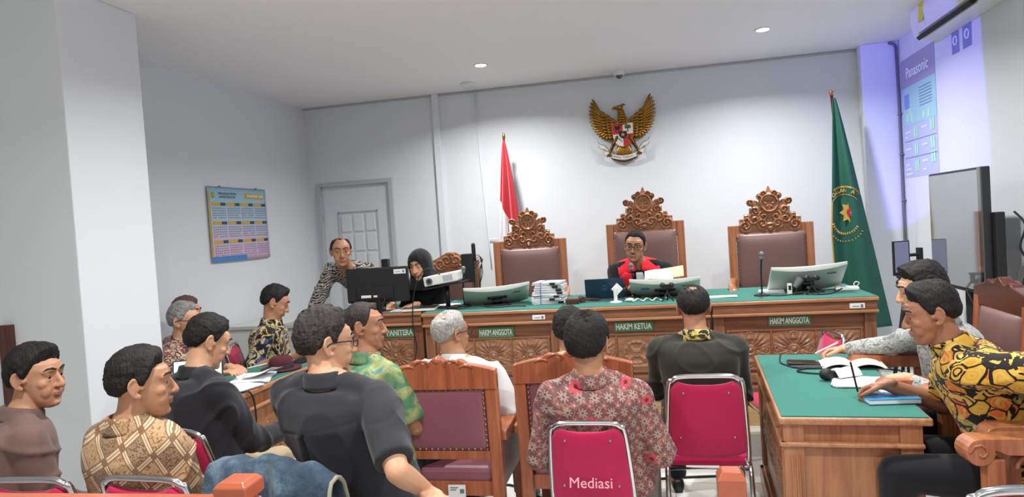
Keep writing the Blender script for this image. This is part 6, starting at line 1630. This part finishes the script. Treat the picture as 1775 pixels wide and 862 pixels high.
    if collar:
        cm = M[collar_mat] if collar_mat else M[shirt]
        cc_ = N + sp * .004; b = MB(); b.X = OFF
        sd = (sp * .8 + (pn - N).normalized() * .2).normalized(); r2 = sd.cross(bk).normalized() * -1; f2 = r2.cross(sd).normalized() * 1
        if f2.dot(fw) < 0: f2 = -f2
        def CF(u, v):
            a = R(90 + 24 + (360 - 48) * u); k = math.sin(PI * u)
            prof = [(.068, -.032), (.0625, .012), (.064, .034), (.072, .030), (.079, .006), (.087, -.018)]
            q = v * 5; i = min(int(q), 4); f_ = q - i; r_ = prof[i][0] * (1 - f_) + prof[i + 1][0] * f_; h_ = prof[i][1] * (1 - f_) + prof[i + 1][1] * f_
            h_ -= .012 * (1 - k) + (.018 * (1 - k) if v > .6 else 0)
            return cc_ + rt * r_ * 1.0 * math.cos(a) + f2 * (r_ * math.sin(a) + .004) + sd * h_
        b.sheet(CF, 44, 10, .0028); b.build('collar', cm, t, smooth=True)
    # trousers
    b = MB()
    rs_ = []
    torso(b, .006, 0, .40)
    for s_ in (-1, 1):
        hp = V(P.x, P.y, hipz) + rt * s_ * .088; kn, an = K[s_], F[s_]
        b.tube([hp, hp.lerp(kn, .5), kn], [.094, .086, .070], 18, round_=True); b.tube([kn, kn.lerp(an, .5), an - up * .01], [.068, .062, .055], 16)
        b.ell(kn, .069)
    me, co = remesh(b, .010, 3, lambda co: .004 * vnoise(co, seed + 3, ((7, 1), (15, .6))))
    link('trousers', me, M[trousers], t, root)
    for s_ in (-1, 1):
        an = F[s_]; b = MB(); base = root.z if standing is None else standing; z0 = an.z - .09
        b.X = OFF @ Matrix.Translation((an.x, an.y, z0)) @ Matrix.Rotation(R(byaw - s_ * 6), 4, 'Z')
        secs = [(-.055, .026, .055), (-.04, .034, .078), (0, .037, .082), (.05, .038, .062), (.10, .043, .052), (.15, .042, .044), (.185, .030, .036), (.20, .012, .025)]
        b.rings([[(hw * math.cos(k * PI / 8), y, max(.0, h * .5 + h * .5 * math.sin(k * PI / 8))) for k in range(16)] for y, hw, h in secs])
        b.build('shoe', M['black_plastic'], t, smooth=True)
    return t, dict(HM=HM, OFF=OFF, root=root, N=N, J=J, A=A, sp=sp, bk=bk, rt=rt, fw=fw, at=at)

for n_, c in (('skin_tan', '#b98b6e'), ('skin_light', '#d3a484'), ('skin_brown', '#ab7c61'), ('skin_dark', '#a07259')): skin(n_, c)
hairmat('hair_black', '#0c0b0c', '#2a2728'); hairmat('hair_soft', '#191617', '#423c3b'); hairmat('hair_grey', '#4c4c4d', '#a9a8a5'); hairmat('hair_silver', '#7d7d7c', '#b9b8b3'); hairmat('hair_brown', '#4a3634', '#6d5250')
cloth('trouser_black', '#16171c'); cloth('trouser_khaki', '#b3a383', .05); cloth('trouser_grey', '#86827c', .06); cloth('trouser_navy', '#1b2030')
cloth('shirt_black', '#26272c', .2); cloth('shirt_charcoal', '#2f3036', .2); cloth('shirt_brown', '#6d5750', .12); cloth('shirt_white', '#d5d9dd', .03); cloth('shirt_olive', '#2e2f29', .1)
cloth('robe_black', '#17181c'); cloth('robe_red', '#d42433', .08); cloth('hijab_black', '#17191c', .1)
batik('batik_lozenge', '#8d7055', ['#ffffff'], mode='lozenge')
batik('batik_yellow', '#1a1614', ['#d0a53c', '#c08f30', '#d9713a', '#d9b04c', '#8a9460', '#1f1a18', '#cf6a4c', '#d0a53c', '#d7b35c'], 18, 'swirl', .09)
batik('batik_grey', '#a4a8a6', ['#8a9092', '#b7b9b4', '#6f777c'], 22, 'blotch', .05)
batik('batik_marks', '#2e2b2b', ['#aaa59e'], 20, 'marks')
batik('batik_dark_gold', '#16151a', ['#1c1b20', '#b39445', '#d6c99a', '#5a5f8a', '#1a191d'], 11, 'blotch', .09)
batik('batik_green', '#3d7d5b', ['#2f5f5a', '#4a7a55', '#56836a', '#8b9a5e', '#a8a778', '#5a8a86'], 12, 'paint', .10)
batik('batik_maroon', '#5a3236', ['#4a2a2c', '#cbb79c', '#6b3c3c'], 24, 'blotch', .06)
batik('batik_cream', '#c8b594', ['#dccdb0', '#a5875f', '#d9c7a4'], 26, 'blotch', .06)
batik('batik_olive_gold', '#1e1d18', ['#24221b', '#a9963e', '#d2c478', '#2a281f'], 16, 'blotch', .07)
def up_hint(x, y, z): return V(x, y, z)
# 1 brown shirt, far left, profile looking right
person('man in a plain brown shirt at the far left edge, seated, looking right', (-2.375, 2.20, 1.135), -82, -35, (-2.44, 2.12, .54), 3, shirt='shirt_brown', trousers='trouser_black', sk='skin_tan',
       hf=dict(top=.026, side=.016, front=38, lift=.010, rough=.003, nape=-34), sleeve='long', seed=11, voxel=.0045, nb=(-2.42, 2.16, 1.0), bw=1.06)
# 2 lozenge batik
person('man in a tan and brown lozenge batik shirt, lower left, looking right', (-1.775, 2.05, 1.135), -56, -16, (-1.80, 2.13, .54), 4, shirt='batik_lozenge', sk='skin_tan',
       hf=dict(top=.026, side=.014, front=40, rough=.003, nape=-30), sleeve='short', seed=12, voxel=.0045, shoulder_drop=.01, nb=(-1.815, 2.02, 1.01), bw=1.08)
# 3 bent man, long black sleeves
person('man in a long sleeved black shirt bending over the left table, khaki trousers', (-2.06, 2.80, 1.155), -38, -30, (-2.0, 2.66, .54), 24, shirt='shirt_black', trousers='trouser_khaki', sk='skin_light',
       hf=dict(top=.022, side=.012, front=40, rough=.003), sleeve='long', seed=13, nb=(-2.075, 2.72, 1.03), bw=1.1,
       arms=dict(L=dict(w=(-2.30, 3.10, .79)), R=dict(w=(-1.80, 2.98, .70), hint=(.25, -.6, -1))))
# 4 grey haired man behind the column
person('grey haired man with glasses and dark patterned shirt beside the column, looking right', (-3.05, 3.93, 1.12), -78, -90, (-3.18, 3.95, .54), 8, shirt='batik_maroon', sk='skin_light', hair='hair_grey',
       hf=dict(top=.02, side=.012, front=40, recede=6), sleeve='long', seed=14, glasses=True, voxel=.006,
       arms=dict(R=dict(w=(-2.70, 3.72, .80)), L=dict(w=(-2.80, 4.0, .80), d=(.9, -.2, -.1))))
# 5 half hidden by the column
person('brown haired person almost hidden behind the grey haired man and the column', (-3.36, 4.36, 1.12), -80, -90, (-3.42, 4.40, .54), 5, shirt='batik_maroon', sk='skin_light', hair='hair_brown', hf=dict(top=.02, side=.014), seed=15, voxel=.007, vs_=.012)
# 6 dark gold batik
person('man in a black and gold batik shirt reading behind the left table', (-2.74, 4.50, 1.155), -62, -70, (-2.86, 4.58, .54), 26, shirt='batik_dark_gold', sk='skin_tan',
       hf=dict(top=.024, side=.012, front=42, lift=.012), sleeve='half', seed=16, voxel=.0055,
       arms=dict(R=dict(w=(-2.60, 4.22, .80), d=(.8, .2, -.1)), L=dict(w=(-2.52, 4.52, .80), d=(.7, -.3, -.1))))
# 7 big black short sleeves
person('man in a short sleeved black shirt and glasses, centre left, seen from behind', (-1.175, 2.24, 1.225), -46, -8, (-1.07, 2.28, .62), 6, shirt='shirt_charcoal', sk='skin_light', hair='hair_soft',
       hf=dict(top=.027, side=.013, front=40, rough=.005, nape=-32, jag=3), sleeve='short', seed=17, voxel=.0045, glasses=True, nb=(-1.165, 2.20, 1.11), bw=1.06, belly=.02, slv=.88, pleat=True, vs_=.006, knees={1: ((-1.10, 2.68, .60), (-1.10, 2.72, .09)), -1: ((-1.32, 2.66, .60), (-1.32, 2.70, .09))},
       arms=dict(R=dict(e=(-.83, 1.97, .87), w=(-.795, 2.10, .765), d=(.5, -.5, -.15), n=(.3, -.1, .8), curl=.3), L=dict(w=(-1.33, 2.60, .68))))
# 8 green batik
person('man in a green and yellow painted batik shirt, seated, head turned right', (-1.45, 3.17, 1.15), -76, -30, (-1.40, 3.12, .54), 4, shirt='batik_green', sk='skin_brown', hair='hair_soft',
       hf=dict(top=.010, side=.006, front=44, recede=12, rough=.0015), ff=dict(fat=1.1), sleeve='short', seed=18, voxel=.005, bw=1.08, belly=.02, nb=(-1.45, 3.14, 1.0),
       arms=dict(R=dict(w=(-1.08, 3.30, .74)), L=dict(w=(-1.45, 3.50, .74))), trousers='trouser_navy')
# 9 leaning man
person('balding man in a black and white patterned shirt standing and leaning on the white desk', (-2.455, 5.02, 1.485), -150, -160, (-2.46, 5.56, 1.12), 8, shirt='batik_marks', sk='skin_brown',
       hf=dict(top=.008, side=.009, front=58, recede=10, rough=.001, bald=(70, 30, .3)), sleeve='half', seed=19, voxel=.0055, standing=.33, nb=(-2.47, 5.12, 1.345), trousers='trouser_black', bw=.92,
       arms=dict(R=dict(w=(-2.635, 4.86, .965), hint=(-.5, .6, .0), d=(-.1, -.5, -.6), n=(0, -.8, .5), curl=.3), L=dict(w=(-2.31, 4.98, 1.03), hint=(.5, .6, 0), d=(0, -.6, -.5))))
# 10 woman in black headscarf
pt, pi_ = person('woman in a black headscarf and black jacket writing behind the black monitor', (-1.885, 5.22, 1.335), 168, 176, (-1.90, 5.56, .86), 16, shirt='robe_black', sk='skin_light', hijab=True,
       sleeve='long', seed=20, voxel=.0055, nb=(-1.885, 5.30, 1.19), bw=.88, bd=.88, collar=False, ff=dict(lid=.9, jaw=.92),
       arms=dict(R=dict(w=(-2.12, 5.16, 1.035), d=(.2, -.7, -.1), n=(0, 0, 1)), L=dict(w=(-1.90, 5.10, 1.035), d=(-.5, -.5, -.1))))
def headscarf(pt, pi_):
    b = MB(); n, m_ = 64, 44; HM = pi_['HM']; rs = []
    for j in range(m_ + 1):
        f = j / m_; ring = []
        for i in range(n):
            a = 2 * PI * i / n; da = abs(((a - PI / 2 + PI) % (2 * PI)) - PI)   # 0 = front
            z = .128 - f * .30
            if z > -.06:
                e = math.sqrt(max(.0004, 1 - ((z - .02) / .112) ** 2)) if z > .02 else 1
                rx, ry = .094 * e, .112 * e; cy = -.012
            else:
                k = (-.06 - z) / .11; rx, ry = .094 + .055 * k, .108 + .02 * k; cy = -.012 + .0 * k
            x, y = rx * math.cos(a), cy + ry * math.sin(a)
            # face opening
            fo = max(0, 1 - (((x) / .058) ** 2 + ((z + .018) / .083) ** 2)) if math.sin(a) > 0 else 0
            if fo > 0: y = y - min(.09, .26 * fo ** .5)
            else: y += .003 * math.sin(9 * a + 14 * z)
            ring.append(Vector((x, y, z)))
        rs.append([HM @ p for p in ring])
    b.rings(rs)
    me, co = remesh(b, .006, 2, lambda c: .0022 * vnoise(c, 7, ((10, 1), (22, .6))))
    link('headscarf', me, M['hijab_black'], pt, pi_['root'])
headscarf(pt, pi_)
# 11 judge
def judge_robe(b, L):
    at, rt, bk, N, sp, J = L['at'], L['rt'], L['bk'], L['N'], L['sp'], L['J']
    for s_ in (-1, 1):
        def F(u, v, s_=s_):
            q = .945 - v * .58; c = at(q); hw = np.interp(q, [.3, .6, .76, .85, .945], [.160, .178, .190, .185, .13]); hd = np.interp(q, [.3, .6, .76, .85, .945], [.142, .144, .142, .130, .100])
            a = R(90 - s_ * (15 - 4 * v + u * (56 - 4 * v))); e = 2 / 2.4
            return c + rt * (hw * math.copysign(abs(math.cos(a)) ** e, math.cos(a))) + bk * (hd * abs(math.sin(a)) ** e + .024)
        b.sheet(F, 12, 20, .007)
        def G(u, v, s_=s_):   # over the shoulder
            p = (N - sp * .0).lerp(J[s_], .12 + .72 * u); a = R(-75 + 160 * v); r_ = .078 - .004 * u
            return p + bk * (r_ * math.sin(a) * 1.25) + sp * (r_ * .72 * math.cos(a) + .000)
        b.sheet(G, 8, 12, .007)
jt, ji = person('judge in a black robe with red front and white bib, reading aloud at the bench', (-.205, 5.50, 1.375), 172, 180, (-.15, 5.78, .88), 8, hroll=-6, shirt='robe_black', sk='skin_brown',
       hf=dict(top=.014, side=.006, front=46, rough=.001, recede=4), ff=dict(fat=1.06, lid=.6), sleeve='long', seed=21, voxel=.005, nb=(-.19, 5.58, 1.235), bw=1.16, glasses=True, moustache=True,
       robe=(judge_robe, 'robe_red'), belly=.01,
       arms=dict(R=dict(w=(-.24, 5.32, 1.07), d=(.5, -.3, .2), hint=(-.25, .1, -1)), L=dict(w=(-.02, 5.32, 1.10), d=(-.5, -.3, .2), hint=(.25, .1, -1))))
b = MB(); b.X = ji['OFF']
def BB(u, v):
    p = ji['N'] + ji['bk'] * (.096 + .05 * min(1, v * 2.2) + .004 * math.sin(u * 25)) - ji['sp'] * (.02 + .24 * v) + ji['rt'] * ((u - .5) * (.05 + .05 * v)); return p
b.sheet(BB, 20, 14, .004); bib = b.build('white_bib', M['shirt_white'], jt, smooth=True)
# 12 white shirt
person('grey haired man in a white shirt with glasses, seated in the left witness armchair', (-1.115, 3.50, 1.05), -38, -6, (-1.04, 3.42, .56), 4, shirt='shirt_white', sk='skin_tan', hair='hair_silver',
       hf=dict(top=.014, side=.012, front=40, bald=(52, 9, .75), rough=.0025, nape=-34), sleeve='short', seed=22, voxel=.005, glasses=True, bw=1.12, belly=.02, nb=(-1.085, 3.46, .915),
       arms=dict(R=dict(w=(-.76, 3.62, .70), hint=(.4, -.2, -1))))
# 13 cream batik, hidden
person('dark haired person in a cream batik shirt in the right witness armchair, mostly hidden', (-.50, 3.64, 1.02), -10, 0, (-.46, 3.52, .55), 4, shirt='batik_cream', sk='skin_tan', hf=dict(top=.024, side=.014, nape=-34), seed=23, voxel=.006, sleeve='short', nb=(-.50, 3.58, .885))
# 14 mauve flower batik
_P = (-.30, 2.97, .54)
batik('batik_flowers', '#5a3c3c', ['#ffffff', (-.088, .925, .030), (.115, .935, .024), (.195, .86, .024), (-.02, .79, .026), (.20, .60, .03)], mode='flowers')
person('man in a mauve batik shirt with red flowers, seen from behind, centre', (-.325, 2.88, 1.085), -8, -2, (-.29, 3.00, .54), 2, shirt='batik_flowers', sk='skin_tan',
       hf=dict(top=.026, side=.018, front=40, nape=-38, rough=.002, bald=(66, 0, .9)), sleeve='half', seed=24, voxel=.005, bw=1.07, shoulder_drop=.012, belly=.02, nb=(-.32, 2.86, .95), hs=1.05, trousers='trouser_grey',
       arms=dict(R=dict(w=(-.06, 3.16, .60), hint=(.35, -.3, -1)), L=dict(w=(-.52, 3.16, .62), hint=(-.3, -.3, -1))), hem=.04)
# 15 olive shirt, bald spot
person('man with a bald spot in a dark olive shirt, hunched in a red chair', (.145, 3.74, 1.105), 0, 0, (.16, 3.68, .54), 14, shirt='shirt_olive', sk='skin_brown',
       hf=dict(top=.012, side=.014, front=42, nape=-36, bald=(58, 12, .72), rough=.0018), sleeve='half', seed=25, voxel=.005, bw=1.12, bd=1.05, nb=(.15, 3.68, .97), collar_mat='batik_olive_gold', trousers='trouser_navy',
       arms=dict(R=dict(w=(.24, 3.98, .74), hint=(.5, -.2, -1), d=(-.5, .5, .3)), L=dict(w=(.06, 3.98, .74), hint=(-.5, -.2, -1), d=(.5, .5, .3))), hem=.03)
_p15 = [o for o in col.objects if o.get('label', '').startswith('man with a bald spot')][0]
b = MB(); b.rings([[(.225 * k * math.cos(a * PI / 14), .165 * k * math.sin(a * PI / 14), z) for a in range(28)] for z, k in ((.40, .9), (.43, 1.02), (.52, 1.0), (.60, .93), (.66, .8))])
me, co = remesh(b, .009, 3, lambda co: .007 * vnoise(co, 5, ((8, 1), (17, .6)))); link('batik_shirt_tail', me, M['batik_olive_gold'], _p15)
# 16 yellow batik
person('man in a bright yellow, orange and black batik shirt writing at the right table', (.970, 2.86, 1.165), 82, 74, (1.28, 2.94, .57), 14, shirt='batik_yellow', sk='skin_dark',
       hf=dict(top=.026, side=.011, front=40, lift=.006, rough=.003, nape=-30), ff=dict(jaw=.92, fat=.94, lid=.7), sleeve='short', seed=26, voxel=.004, nb=(1.045, 2.88, 1.045), bw=1.06, hs=.94,
       arms=dict(R=dict(w=(.89, 3.16, .83), hint=(.2, .4, -.8), d=(-.75, .25, -.22), n=(-.3, .3, .8), curl=.85), L=dict(w=(1.22, 2.56, .745), hint=(.9, -.5, -.2), d=(-.9, .1, -.1))))
# 17 grey batik
person('man in a pale grey batik shirt behind the man in yellow batik, holding a pen', (1.14, 3.46, 1.185), 84, 76, (1.34, 3.62, .57), 12, shirt='batik_grey', sk='skin_light',
       hf=dict(top=.028, side=.016, front=38, lift=.010, nape=-30), sleeve='long', seed=27, voxel=.005, nb=(1.23, 3.50, 1.03), bw=1.05,
       arms=dict(R=dict(w=(.93, 4.02, .815), hint=(.2, .7, -.4), d=(-.9, .0, -.08), n=(-.1, .3, .9), curl=.8), L=dict(w=(1.04, 3.40, .80), hint=(.6, -.4, -.4), d=(-.6, .4, -.1))))
